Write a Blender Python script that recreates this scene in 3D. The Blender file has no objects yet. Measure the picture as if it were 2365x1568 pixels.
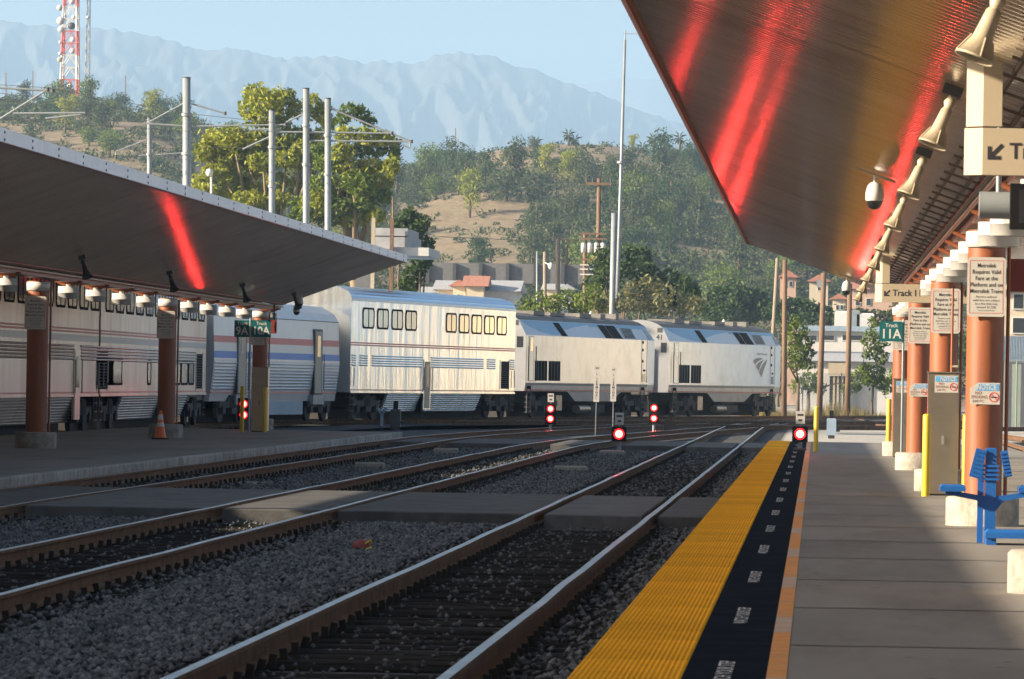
import bpy, math, random
import numpy as np
from mathutils import Vector, Matrix, noise
random.seed(7)
R = math.radians
scene = bpy.context.scene
COL = scene.collection

# ------------------------------------------------------------------ camera, sky, sun, exposure
F = 12500.0            # focal length in units of a 2364 px wide frame
VX, VY = 1886.0, 888.0 # where the platform direction (+Y) vanishes in that frame
ROLL = 0.0175
CAMZ = 1.6
cam_d = bpy.data.cameras.new('camera'); cam = bpy.data.objects.new('camera', cam_d); COL.objects.link(cam)
cam.matrix_world = Matrix.Translation((0, 0, CAMZ)) @ Matrix.Rotation(R(90), 4, 'X') @ Matrix.Rotation(ROLL, 4, 'Z')
cam_d.sensor_width = 36; cam_d.lens = 36 * F / 2364
cr, sr = math.cos(ROLL), math.sin(ROLL)
cam_d.shift_x = -(VX - 1182) / 2364; cam_d.shift_y = (VY - 784) / 2364
cam_d.clip_start = 0.5; cam_d.clip_end = 60000
cam_d.dof.use_dof = True; cam_d.dof.focus_distance = 190; cam_d.dof.aperture_fstop = 22
scene.camera = cam

SUN_H = Vector((-0.95, -0.31)).normalized()      # the sun stands low, to the left and behind
SUN_TAN = 0.364
sun_el = math.atan(SUN_TAN)
world = bpy.data.worlds.new('World'); scene.world = world; world.use_nodes = True
nt = world.node_tree
sky = nt.nodes.new('ShaderNodeTexSky'); sky.sky_type = 'NISHITA'; sky.sun_disc = False
sky.sun_elevation = sun_el; sky.sun_rotation = math.atan2(SUN_H.x, SUN_H.y) % (2 * math.pi)
sky.air_density = 0.8; sky.dust_density = 4.6; sky.ozone_density = 1.0
nt.links.new(sky.outputs[0], nt.nodes['Background'].inputs[0])
nt.nodes['Background'].inputs[1].default_value = 0.055
sd = bpy.data.lights.new('sun', 'SUN'); sd.energy = 5.0; sd.angle = R(0.53); sd.color = (1.0, 0.84, 0.63)
sun = bpy.data.objects.new('sun', sd); COL.objects.link(sun)
sdir = Vector((SUN_H.x * math.cos(sun_el), SUN_H.y * math.cos(sun_el), math.sin(sun_el)))
sun.rotation_euler = sdir.to_track_quat('Z', 'Y').to_euler()
scene.view_settings.view_transform = 'Standard'; scene.view_settings.look = 'None'
scene.view_settings.exposure = 1.72; scene.view_settings.gamma = 1
scene.render.engine = 'CYCLES'
scene.cycles.max_bounces = 6; scene.cycles.diffuse_bounces = 3; scene.cycles.glossy_bounces = 3
scene.cycles.transmission_bounces = 3; scene.cycles.volume_bounces = 2; scene.cycles.transparent_max_bounces = 6
scene.cycles.use_denoising = True
scene.cycles.sample_clamp_indirect = 6

# ------------------------------------------------------------------ helpers
def at(x, y, Y):
    x0, y0 = x - VX, y - VY
    return Vector(((x0 + ROLL * y0) * Y / F, Y, CAMZ - (y0 - ROLL * x0) * Y / F))
def gnd(x, y, z):
    x0, y0 = x - VX, y - VY
    Y = F * (CAMZ - z) / (y0 - ROLL * x0)
    return Vector(((x0 + ROLL * y0) * Y / F, Y, z))

ORG = {}
def _link(o, parent, org):
    COL.objects.link(o)
    if parent is not None: o.parent = parent
    ORG[o] = org
def setp(o, label=None, cat=None, group=None, kind=None):
    if label: o['label'] = label
    if cat: o['category'] = cat
    if group: o['group'] = group
    if kind: o['kind'] = kind
    return o
def thing(name, label, cat, loc=(0, 0, 0), rz=0.0, group=None, local=False):
    o = bpy.data.objects.new(name, None); o.empty_display_size = 0.2
    o.location = loc; o.rotation_euler = (0, 0, rz)
    _link(o, None, Vector((0, 0, 0)) if local else Vector(loc))
    return setp(o, label, cat, group)

class MB:
    def __init__(s): s.v = []; s.f = []; s.m = []; s.s = []
    def add(s, vs, fs, mi=0, sm=False):
        b = len(s.v); s.v += [tuple(v) for v in vs]
        for f in fs: s.f.append(tuple(b + i for i in f)); s.m.append(mi); s.s.append(sm)
        return s
    def box2(s, x0, x1, y0, y1, z0, z1, mi=0):
        vs = [(x0, y0, z0), (x1, y0, z0), (x1, y1, z0), (x0, y1, z0), (x0, y0, z1), (x1, y0, z1), (x1, y1, z1), (x0, y1, z1)]
        return s.add(vs, [(0, 3, 2, 1), (4, 5, 6, 7), (0, 1, 5, 4), (1, 2, 6, 5), (2, 3, 7, 6), (3, 0, 4, 7)], mi)
    def box(s, c, sz, mi=0, M=None):
        hx, hy, hz = sz[0] / 2, sz[1] / 2, sz[2] / 2
        vs = [Vector((a * hx, b * hy, d * hz)) for d in (-1, 1) for a, b in ((-1, -1), (1, -1), (1, 1), (-1, 1))]
        if M is not None: vs = [M @ v for v in vs]
        c = Vector(c); vs = [v + c for v in vs]
        return s.add(vs, [(0, 3, 2, 1), (4, 5, 6, 7), (0, 1, 5, 4), (1, 2, 6, 5), (2, 3, 7, 6), (3, 0, 4, 7)], mi)
    def bevbox(s, x0, x1, y0, y1, z0, z1, b, mi=0):
        # box with its top edges chamfered
        vs = [(x0, y0, z0), (x1, y0, z0), (x1, y1, z0), (x0, y1, z0), (x0, y0, z1 - b), (x1, y0, z1 - b), (x1, y1, z1 - b), (x0, y1, z1 - b),
              (x0 + b, y0 + b, z1), (x1 - b, y0 + b, z1), (x1 - b, y1 - b, z1), (x0 + b, y1 - b, z1)]
        fs = [(0, 3, 2, 1), (8, 9, 10, 11)]
        for i in range(4):
            j = (i + 1) % 4; fs += [(i, j, 4 + j, 4 + i), (4 + i, 4 + j, 8 + j, 8 + i)]
        return s.add(vs, fs, mi)
    def cyl(s, p0, p1, r0, r1=None, n=12, caps=True, mi=0, sm=True):
        p0, p1 = Vector(p0), Vector(p1); r1 = r0 if r1 is None else r1
        d = (p1 - p0).normalized(); a = d.orthogonal().normalized(); b = d.cross(a)
        vs = []
        for p, r in ((p0, r0), (p1, r1)):
            for i in range(n):
                t = 2 * math.pi * i / n; vs.append(p + (a * math.cos(t) + b * math.sin(t)) * r)
        s.add(vs, [(i, (i + 1) % n, n + (i + 1) % n, n + i) for i in range(n)], mi, sm)
        if caps: s.add(vs[:n], [tuple(range(n - 1, -1, -1))], mi); s.add(vs[n:], [tuple(range(n))], mi)
        return s
    def tube(s, pts, r, n=6, mi=0):
        pts = [Vector(p) for p in pts]; rr = r if isinstance(r, (list, tuple)) else [r] * len(pts)
        vs = []; a = None
        for k, p in enumerate(pts):
            d = (pts[min(k + 1, len(pts) - 1)] - pts[max(k - 1, 0)]).normalized()
            a = d.orthogonal().normalized() if a is None else (a - d * a.dot(d)).normalized()
            b = d.cross(a)
            for i in range(n):
                t = 2 * math.pi * i / n; vs.append(p + (a * math.cos(t) + b * math.sin(t)) * rr[k])
        fs = [(k * n + i, k * n + (i + 1) % n, (k + 1) * n + (i + 1) % n, (k + 1) * n + i) for k in range(len(pts) - 1) for i in range(n)]
        fs += [tuple(range(n - 1, -1, -1)), tuple(range((len(pts) - 1) * n, len(pts) * n))]
        return s.add(vs, fs, mi, True)
    def lathe(s, prof, n=16, M=None, mi=0, sm=True):
        vs = []
        for r, z in prof:
            for i in range(n):
                t = 2 * math.pi * i / n; v = Vector((r * math.cos(t), r * math.sin(t), z)); vs.append(M @ v if M is not None else v)
        fs = [(k * n + i, k * n + (i + 1) % n, (k + 1) * n + (i + 1) % n, (k + 1) * n + i) for k in range(len(prof) - 1) for i in range(n)]
        return s.add(vs, fs, mi, sm)
    def prism(s, poly, o, U, V, W, mi=0, sm=False):
        # polygon poly in the (U, V) plane at o, extruded by vector W
        o, U, V, W = Vector(o), Vector(U), Vector(V), Vector(W); n = len(poly)
        a = [o + U * p[0] + V * p[1] for p in poly]; b = [p + W for p in a]
        s.add(a + b, [(i, (i + 1) % n, n + (i + 1) % n, n + i) for i in range(n)], mi, sm)
        return s.add(a, [tuple(range(n - 1, -1, -1))], mi).add(b, [tuple(range(n))], mi)
    def quad(s, *p, mi=0): return s.add(p, [tuple(range(len(p)))], mi)
    def build(s, name, mats, parent=None, org=None, kind=None):
        if org is None: org = ORG[parent] if parent is not None else Vector((0, 0, 0))
        me = bpy.data.meshes.new(name)
        me.from_pydata([(v[0] - org.x, v[1] - org.y, v[2] - org.z) for v in s.v], [], s.f)
        for m in (mats if isinstance(mats, (list, tuple)) else [mats]): me.materials.append(m)
        if any(s.m): me.polygons.foreach_set('material_index', s.m)
        me.polygons.foreach_set('use_smooth', s.s); me.update()
        o = bpy.data.objects.new(name, me)
        if parent is None: o.location = org
        _link(o, parent, org)
        if kind: o['kind'] = kind
        return o
def npmesh(name, V, Fq, mat, parent=None, org=Vector((0, 0, 0)), kind=None, smooth=False, link=True):
    # big meshes straight from numpy arrays; Fq is (n, k) vertex indices
    me = bpy.data.meshes.new(name); V = np.asarray(V, dtype=np.float32) - np.array(org, dtype=np.float32); Fq = np.asarray(Fq, dtype=np.int32)
    me.vertices.add(len(V)); me.vertices.foreach_set('co', V.ravel())
    k = Fq.shape[1]; me.loops.add(Fq.size); me.loops.foreach_set('vertex_index', Fq.ravel())
    me.polygons.add(len(Fq)); me.polygons.foreach_set('loop_start', np.arange(0, Fq.size, k, dtype=np.int32))
    if smooth: me.polygons.foreach_set('use_smooth', np.ones(len(Fq), dtype=bool))
    me.update(calc_edges=True); me.validate()
    for m in (mat if isinstance(mat, (list, tuple)) else [mat]): me.materials.append(m)
    if not link: return me
    return place(name, me, parent, org, kind)
def place(name, me, parent=None, org=Vector((0, 0, 0)), kind=None, loc=None, rz=0):
    o = bpy.data.objects.new(name, me)
    if parent is None: o.location = org
    if loc is not None: o.location = loc
    if rz: o.rotation_euler = (0, 0, rz)
    _link(o, parent, org)
    if kind: o['kind'] = kind
    return o
def copy_tree(o, parent=None, label=None, group=None):
    c = o.copy(); COL.objects.link(c); c.parent = parent; ORG[c] = ORG.get(o, Vector())
    if label: c['label'] = label
    if group: c['group'] = group
    for ch in list(o.children): copy_tree(ch, c)
    return c

_tx = {}
def text_data(s, bold=0.0):
    # glyph outlines of a string, unit cap size, centred on x
    if (s, bold) in _tx: return _tx[(s, bold)]
    cu = bpy.data.curves.new('t', 'FONT'); cu.body = s; cu.align_x = 'CENTER'; cu.align_y = 'CENTER'; cu.offset = bold; cu.resolution_u = 3
    ob = bpy.data.objects.new('t', cu); COL.objects.link(ob); bpy.context.view_layer.update()
    me = ob.evaluated_get(bpy.context.evaluated_depsgraph_get()).to_mesh()
    vs = [tuple(v.co) for v in me.vertices]; fs = [tuple(p.vertices) for p in me.polygons]
    ob.evaluated_get(bpy.context.evaluated_depsgraph_get()).to_mesh_clear()
    bpy.data.objects.remove(ob); bpy.data.curves.remove(cu)
    _tx[(s, bold)] = (vs, fs); return vs, fs
def text(mb, s, o, U, V, size, width=None, mi=0, bold=0.0):
    # flat print: string s centred at o, running along U with its caps along V
    vs, fs = text_data(s, bold); o, U, V = Vector(o), Vector(U), Vector(V); sx = size
    if width:
        w = max(v[0] for v in vs) - min(v[0] for v in vs); sx = width / w
    mb.add([o + U * (v[0] * sx) + V * (v[1] * size) for v in vs], fs, mi)

# ------------------------------------------------------------------ materials
def mat(name, col, rough=0.7, metal=0.0, var=0.0, vscale=3.0, col2=None, bump=0.0, bscale=20.0, stretch=None, detail=4.0,
        emit=None, estr=0.0, spec=0.5, transl=0.0, dirt=None, dscale=0.6, damt=0.5, rvar=0.0, coords='Object', aniso=0.0, orand=0.0, spots=0.0):
    m = bpy.data.materials.new(name); m.use_nodes = True; n = m.node_tree; p = n.nodes['Principled BSDF']; L = n.links.new
    p.inputs['Base Color'].default_value = (*col, 1); p.inputs['Roughness'].default_value = rough; p.inputs['Metallic'].default_value = metal
    p.inputs['Specular IOR Level'].default_value = spec
    tc = n.nodes.new('ShaderNodeTexCoord'); mp = n.nodes.new('ShaderNodeMapping'); L(tc.outputs[coords], mp.inputs[0])
    if stretch: mp.inputs['Scale'].default_value = stretch
    src = None
    if var > 0 or col2:
        t = n.nodes.new('ShaderNodeTexNoise'); t.inputs['Scale'].default_value = vscale; t.inputs['Detail'].default_value = detail
        t.inputs['Roughness'].default_value = 0.65
        L(mp.outputs[0], t.inputs['Vector'])
        rp = n.nodes.new('ShaderNodeValToRGB'); rp.color_ramp.elements[0].position = 0.3; rp.color_ramp.elements[1].position = 0.7
        c2 = col2 or tuple(min(1, c * (1 + var)) for c in col); c1 = col if col2 else tuple(c * (1 - var) for c in col)
        rp.color_ramp.elements[0].color = (*c1, 1); rp.color_ramp.elements[1].color = (*c2, 1)
        L(t.outputs[0], rp.inputs[0]); src = rp.outputs[0]
        if rvar:
            mr = n.nodes.new('ShaderNodeMapRange'); mr.inputs[1].default_value = .3; mr.inputs[2].default_value = .7
            mr.inputs[3].default_value = max(0.02, rough - rvar); mr.inputs[4].default_value = min(1, rough + rvar); L(t.outputs[0], mr.inputs[0]); L(mr.outputs[0], p.inputs['Roughness'])
    if dirt:
        t2 = n.nodes.new('ShaderNodeTexNoise'); t2.inputs['Scale'].default_value = dscale; t2.inputs['Detail'].default_value = 6; t2.inputs['Roughness'].default_value = .7
        L(mp.outputs[0], t2.inputs['Vector'])
        mr = n.nodes.new('ShaderNodeMapRange'); mr.inputs[1].default_value = .48; mr.inputs[2].default_value = .72; mr.inputs[4].default_value = damt; L(t2.outputs[0], mr.inputs[0])
        mx = n.nodes.new('ShaderNodeMix'); mx.data_type = 'RGBA'; L(mr.outputs[0], mx.inputs[0])
        if src: L(src, mx.inputs[6])
        else: mx.inputs[6].default_value = (*col, 1)
        mx.inputs[7].default_value = (*dirt, 1); src = mx.outputs[2]
    if spots:       # scattered round stains
        vo = n.nodes.new('ShaderNodeTexVoronoi'); vo.inputs['Scale'].default_value = 1.7; L(tc.outputs['Object'], vo.inputs['Vector'])
        ms_ = n.nodes.new('ShaderNodeMapRange'); ms_.inputs[1].default_value = .075; ms_.inputs[2].default_value = .05; ms_.inputs[3].default_value = 0; ms_.inputs[4].default_value = spots; L(vo.outputs['Distance'], ms_.inputs[0])
        mx2 = n.nodes.new('ShaderNodeMix'); mx2.data_type = 'RGBA'; L(ms_.outputs[0], mx2.inputs[0]); mx2.inputs[7].default_value = (col[0] * .35, col[1] * .35, col[2] * .35, 1)
        if src: L(src, mx2.inputs[6])
        else: mx2.inputs[6].default_value = (*col, 1)
        src = mx2.outputs[2]
    if orand:
        oi = n.nodes.new('ShaderNodeObjectInfo'); mr = n.nodes.new('ShaderNodeMapRange'); mr.inputs[3].default_value = 1 - orand; mr.inputs[4].default_value = 1 + orand; L(oi.outputs['Random'], mr.inputs[0])
        mm = n.nodes.new('ShaderNodeVectorMath'); mm.operation = 'SCALE'; L(mr.outputs[0], mm.inputs['Scale'])
        if src: L(src, mm.inputs[0])
        else: mm.inputs[0].default_value = col
        src = mm.outputs[0]
    if src: L(src, p.inputs['Base Color'])
    if bump:
        t3 = n.nodes.new('ShaderNodeTexNoise'); t3.inputs['Scale'].default_value = bscale; t3.inputs['Detail'].default_value = 5
        L(mp.outputs[0], t3.inputs['Vector'])
        b = n.nodes.new('ShaderNodeBump'); b.inputs['Strength'].default_value = 1; b.inputs['Distance'].default_value = bump
        L(t3.outputs[0], b.inputs['Height']); L(b.outputs[0], p.inputs['Normal'])
    if emit: p.inputs['Emission Color'].default_value = (*emit, 1); p.inputs['Emission Strength'].default_value = estr
    if transl:
        tr = n.nodes.new('ShaderNodeBsdfTranslucent'); ms = n.nodes.new('ShaderNodeMixShader'); ms.inputs[0].default_value = transl
        if src: L(src, tr.inputs[0])
        else: tr.inputs[0].default_value = (*col, 1)
        L(p.outputs[0], ms.inputs[1]); L(tr.outputs[0], ms.inputs[2]); L(ms.outputs[0], n.nodes['Material Output'].inputs[0])
    if aniso: p.inputs['Anisotropic'].default_value = aniso
    return m
def leafmat(name, a, b):
    # two leaf tones picked per leaf cluster
    return mat(name, a, 0.6, col2=b, vscale=0.9, detail=3, transl=0.35, spec=0.25)
# ------------------------------------------------------------------ material library
M = {}
M['ground'] = mat('yard_dirt', (.29, .272, .24), .95, var=.35, vscale=1.2, bump=.03, bscale=9, dirt=(.19, .175, .15), dscale=.25, damt=.6, spec=.1)
M['ballast'] = mat('ballast', (.035, .040, .046), .95, col2=(.17, .175, .178), vscale=14, bump=.06, bscale=13, detail=2, dirt=(.05, .05, .05), dscale=.5, damt=.6, spec=0.0)
M['litgravel'] = mat('sunlit_gravel', (.33, .315, .285), .95, col2=(.50, .48, .44), vscale=14, bump=.05, bscale=13, detail=2, spec=.1)  # ballast lightened: sunlit tone in the colour, bounces light onto the train
M['bed'] = mat('oily_bed', (.045, .046, .05), .95, var=.5, vscale=5, bump=.04, bscale=14, spec=0.0)
M['stone'] = mat('ballast_stone', (.03, .034, .039), .9, col2=(.215, .22, .22), vscale=13, detail=1, spec=0.0)
M['rust'] = mat('rail_rust', (.085, .046, .026), .85, col2=(.19, .105, .058), vscale=4, bump=.002, bscale=60, spec=.15)
M['railhead'] = mat('rail_head', (.33, .33, .33), .40, 1.0, var=.12, vscale=2, rvar=.1)
M['tie'] = mat('tie_wood', (.018, .017, .016), .9, col2=(.045, .042, .038), vscale=3, stretch=(1.2, 14, 6), bump=.008, bscale=5, spec=0.0, orand=.3)
M['clip'] = mat('rusty_clip', (.035, .028, .022), .8, var=.4, spec=.15)
M['conc'] = mat('platform_concrete', (.225, .208, .185), .85, var=.10, vscale=1.0, bump=.002, bscale=70, dirt=(.14, .12, .10), dscale=.9, damt=.7, coords='Generated' if False else 'Object', spec=.18, stretch=(1, .16, 1), orand=.06, spots=.8)
M['conc2'] = mat('old_concrete', (.33, .30, .255), .9, var=.3, vscale=5, bump=.008, bscale=30, dirt=(.15, .12, .095), dscale=3.5, damt=.8, orand=.12)
M['face'] = mat('platform_edge_concrete', (.34, .32, .29), .9, var=.3, vscale=4, dirt=(.12, .11, .10), dscale=1.2, damt=.8, bump=.01, bscale=12, spec=.2, orand=.15)
M['panel'] = mat('crossing_panel', (.115, .112, .106), .85, var=.25, vscale=3, dirt=(.06, .06, .06), dscale=.8, damt=.7, bump=.004, bscale=40, spec=.12, orand=.2)
M['tact'] = mat('tactile_yellow', (.86, .41, .03), .6, var=.1, vscale=2.0, dirt=(.42, .20, .03), dscale=1.6, damt=.75, spec=0.0, orand=.10, stretch=(1, .35, 1), spots=.6)
M['blackstrip'] = mat('black_rubber', (.014, .018, .025), .75, var=.3, vscale=2, bump=.002, bscale=50, spec=0.0, orand=.1)
M['white'] = mat('white_paint', (.62, .62, .61), .7, var=.12, vscale=9, spec=.2)
M['orange'] = mat('orange_paint', (.70, .30, .08), .7, var=.15, vscale=4, dirt=(.42, .27, .17), dscale=2, damt=.6, spec=.2)
M['faded'] = mat('faded_edge_paint', (.52, .37, .27), .8, var=.15, vscale=4, spec=.2)
M['joint'] = mat('stained_joint', (.20, .184, .162), .9, var=.2, vscale=2, stretch=(1, .3, 1), spec=.1)
M['coral'] = mat('coral_paint', (.29, .088, .033), .5, var=.06, vscale=2, dirt=(.18, .06, .028), dscale=1.6, damt=.75, orand=.05, stretch=(2.2, 2.2, .5))
M['ceil'] = mat('ribbed_ceiling_metal', (.70, .54, .40), .16, .2, var=.10, vscale=.8, dirt=(.50, .36, .24), dscale=.35, damt=.8)
M['roofing'] = mat('canopy_roofing', (.33, .33, .33), .8, var=.2)
M['fascia'] = mat('white_fascia', (.92, .90, .90), .5, var=.05, vscale=2)
M['beige'] = mat('beige_paint', (.40, .335, .25), .5, var=.05)
M['ivory'] = mat('ivory_lamp_metal', (.43, .37, .265), .4, var=.08, vscale=6)
M['cream'] = mat('cream_sign', (.42, .35, .25), .5, var=.03)
M['whitemetal'] = mat('white_enamel', (.60, .59, .57), .35)
M['black'] = mat('black_metal', (.012, .012, .013), .85, spec=.08)
M['dark'] = mat('dark_grey_metal', (.05, .05, .052), .55, var=.25)
M['grey'] = mat('grey_steel', (.30, .32, .33), .5, .3, var=.1)
M['galv'] = mat('galvanised_steel', (.26, .285, .30), .5, .25, var=.1, vscale=1.5)
M['stainless'] = mat('brushed_stainless', (.60, .52, .40), .32, 1.0, var=.10, vscale=1.2, dirt=(.40, .33, .24), dscale=1.5, damt=.5)
M['signwhite'] = mat('sign_face', (.50, .48, .44), .5, var=.03)
M['brown'] = mat('sign_brown', (.28, .06, .04), .6)
M['ink'] = mat('sign_ink', (.02, .02, .025), .6)
M['teal'] = mat('teal_sign', (.005, .11, .115), .4)
M['noticeblue'] = mat('notice_blue', (.10, .36, .68), .5)
M['red'] = mat('sign_red', (.62, .06, .05), .5)
M['maroon'] = mat('maroon_box', (.22, .035, .025), .5)
M['yellow'] = mat('bollard_yellow', (.70, .47, .015), .45, var=.05, dirt=(.5, .36, .05), dscale=3, damt=.3)
M['blue'] = mat('blue_paint', (.012, .10, .34), .38, var=.08)
M['cone'] = mat('cone_orange', (.78, .15, .03), .55)
M['glassdark'] = mat('dark_glass', (.02, .022, .025), .08, spec=.8)
M['wood'] = mat('pole_wood', (.17, .105, .065), .85, var=.3, vscale=3, stretch=(6, 6, .6), bump=.01, bscale=8)
M['woodgrey'] = mat('weathered_pole', (.24, .20, .155), .9, var=.25, vscale=3, stretch=(6, 6, .6))
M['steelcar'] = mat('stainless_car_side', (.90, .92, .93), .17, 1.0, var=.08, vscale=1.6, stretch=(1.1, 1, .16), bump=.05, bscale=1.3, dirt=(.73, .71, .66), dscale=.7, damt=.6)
M['steelshade'] = mat('shaded_grimy_stainless', (.60, .52, .45), .36, .75, var=.14, vscale=1.6, stretch=(1.1, 1, .16), bump=.03, bscale=1.3, dirt=(.36, .28, .22), dscale=.7, damt=.7)  # browner copy of the car steel: canopy shade and grime put into the colour
M['roofsky'] = mat('stainless_roof_sky_tint', (.34, .50, .70), .30, 1.0, var=.05)  # blue is the sky's reflection put into the steel's base colour
M['carpanel'] = mat('painted_car_side', (.56, .58, .60), .35, .35, var=.06, vscale=.8, dirt=(.42, .42, .42), dscale=.5, damt=.4)
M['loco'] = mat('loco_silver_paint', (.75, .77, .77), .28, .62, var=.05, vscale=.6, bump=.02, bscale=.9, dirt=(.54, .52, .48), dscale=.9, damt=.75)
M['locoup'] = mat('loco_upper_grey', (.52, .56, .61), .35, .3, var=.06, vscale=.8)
M['locoblue'] = mat('loco_upper_blue', (.16, .34, .52), .35, .2, var=.08, vscale=.8)
M['locoendshade'] = mat('loco_end_shaded', (.27, .28, .30), .5, .1, var=.1, vscale=1.5)  # darker than the silver paint: shade on the rear face put into the colour
M['locogrey'] = mat('loco_lower_grey', (.30, .30, .30), .5, .2, var=.1, vscale=2, dirt=(.2, .18, .16), dscale=1.5, damt=.5)
M['locoroof'] = mat('loco_roof', (.16, .15, .14), .7, var=.3, vscale=1.5)
M['logogrey'] = mat('logo_grey', (.22, .22, .23), .5)
M['redstripe'] = mat('red_stripe', (.50, .10, .09), .5)
M['softred'] = mat('faded_red_band', (.66, .20, .17), .5)
M['softblue'] = mat('faded_blue_band', (.13, .25, .60), .5)
M['greyband'] = mat('grey_band', (.32, .34, .36), .4, .4)
M['under'] = mat('underframe', (.035, .032, .03), .8, var=.4, vscale=3)
M['tank'] = mat('tank_steel', (.33, .28, .23), .4, .6, var=.15)
M['curtain'] = mat('window_curtain', (.88, .80, .64), .14, .85, var=.18, vscale=2.2, stretch=(4, 1, .6), spec=0.0)
M['win'] = mat('train_window', (.035, .04, .045), .08, spec=.9)
M['stucco'] = mat('cream_stucco', (.52, .45, .34), .9, var=.06)
M['stuccop'] = mat('pink_stucco', (.48, .33, .25), .9, var=.06)
M['bwhite'] = mat('white_wall', (.52, .52, .51), .8, var=.06)
M['rooftile'] = mat('clay_roof', (.36, .16, .11), .85, var=.2, vscale=4)
M['roofgrey'] = mat('grey_roof', (.34, .35, .37), .8, var=.15)
M['bluegrey'] = mat('blue_corrugated', (.25, .33, .42), .55, var=.1)
M['overpass'] = mat('overpass_concrete', (.13, .13, .135), .9, var=.15)
M['grass'] = mat('dry_grass', (.34, .24, .10), .9, col2=(.17, .17, .05), vscale=.5, transl=.3)
M['hill'] = mat('dry_hillside', (.13, .105, .06), .95, col2=(.23, .17, .10), vscale=.02, dirt=(.24, .165, .10), dscale=.05, damt=.85, bump=.6, bscale=.4)
M['mount'] = mat('mountain_rock', (.030, .034, .030), .95, col2=(.065, .064, .055), vscale=.004, bump=3, bscale=.012)
M['leaf_euc'] = leafmat('eucalyptus_leaf', (.15, .195, .022), (.38, .39, .055))
M['leaf_dark'] = leafmat('dark_leaf', (.022, .052, .014), (.07, .115, .028))
M['leaf_mid'] = leafmat('mid_leaf', (.055, .105, .018), (.19, .24, .040))
M['leaf_olive'] = leafmat('olive_leaf', (.038, .060, .022), (.10, .12, .042))
M['leaf_pale'] = leafmat('pale_shrub_leaf', (.14, .15, .06), (.25, .24, .11))
M['bark'] = mat('bark', (.20, .15, .10), .9, var=.35, vscale=3, stretch=(4, 4, .5))
M['barkd'] = mat('dark_bark', (.12, .09, .065), .9, var=.3)
M['wire'] = mat('wire', (.06, .06, .065), .6)
M['towerred'] = mat('tower_red', (.55, .10, .07), .6)
M['dish'] = mat('dish_grey', (.50, .47, .48), .6)
M['fence'] = mat('fence_grey', (.26, .27, .27), .8, var=.1)
M['greenpost'] = mat('green_post', (.12, .24, .15), .6)

# ------------------------------------------------------------------ the ground
GZ = -0.33
gr = MB()
xs = [-4800, -400, -60, -30, 0, 30, 60, 400, 4800]; ys = [-400, -50, 0, 100, 200, 300, 600, 2000, 12000]
for i in range(len(xs) - 1):
    for j in range(len(ys) - 1):
        gr.quad((xs[i], ys[j], GZ), (xs[i + 1], ys[j], GZ), (xs[i + 1], ys[j + 1], GZ), (xs[i], ys[j + 1], GZ))
gr.build('ground', M['ground'], kind='structure')
MB().quad((-19, -10, GZ + .004), (-1.2, -10, GZ + .004), (-1.2, 300, GZ + .004), (-19, 300, GZ + .004)).build('ballast_bed', M['ballast'], kind='structure')
MB().quad((5.0, -10, GZ + .004), (60, -10, GZ + .004), (60, 285, GZ + .004), (-1.1, 285, GZ + .004), (-1.1, 152, GZ + .004), (5.0, 152, GZ + .004)).build('gravel_bed', M['litgravel'], kind='structure')

RZ = -0.12
PROF = [(-.036, 0), (.036, 0), (.038, -.03), (.012, -.045), (.010, -.13), (.065, -.15), (.068, -.17), (-.068, -.17), (-.065, -.15), (-.010, -.13), (-.012, -.045), (-.038, -.03)]
def interp(pts, y):
    if y <= pts[0][1]: return pts[0][0]
    for a, b in zip(pts, pts[1:]):
        if y <= b[1]:
            t = (y - a[1]) / (b[1] - a[1]); t2 = t * t * (3 - 2 * t) if len(a) > 2 else t
            return a[0] + (b[0] - a[0]) * t2
    return pts[-1][0]
def smoothpath(pts, step=3.0):
    # Catmull-Rom through control points (x, y[, z])
    P = [Vector((p[0], p[1], p[2] if len(p) > 2 else RZ)) for p in pts]; out = []
    for i in range(len(P) - 1):
        p0, p1, p2, p3 = P[max(i - 1, 0)], P[i], P[i + 1], P[min(i + 2, len(P) - 1)]
        n = max(1, int((p2 - p1).length / step))
        for k in range(n):
            t = k / n
            out.append(0.5 * ((2 * p1) + (p2 - p0) * t + (2 * p0 - 5 * p1 + 4 * p2 - p3) * t * t + (3 * p1 - p0 - 3 * p2 + p3) * t ** 3))
    return out + [P[-1]]
def rail_mesh(path, off, seed):
    rng = random.Random(seed); mb = MB(); n = len(PROF); vs = []
    for k, p in enumerate(path):
        d = (path[min(k + 1, len(path) - 1)] - path[max(k - 1, 0)]).normalized(); r = Vector((d.y, -d.x, 0)).normalized()
        c = p + r * (off + rng.uniform(-.004, .004)); c.z += rng.uniform(-.005, .005)
        for q in PROF: vs.append(c + r * q[0] + Vector((0, 0, q[1])))
    for k in range(len(path) - 1):
        for i in range(n):
            j = (i + 1) % n; mb.add([], [])
            b = k * n
            mb.f.append((b + i, b + n + i, b + n + j, b + j)); mb.m.append(1 if i == 0 else 0); mb.s.append(False)
    mb.v = vs
    mb.f.append(tuple(range(n))); mb.m.append(0); mb.s.append(False)
    return mb
TIE = MB(); TIE.bevbox(-1.28, 1.28, -.115, .115, -.2, 0, .012)
tie_me = TIE.build('tie', M['tie']); tie_mesh = tie_me.data; bpy.data.objects.remove(tie_me)
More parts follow.
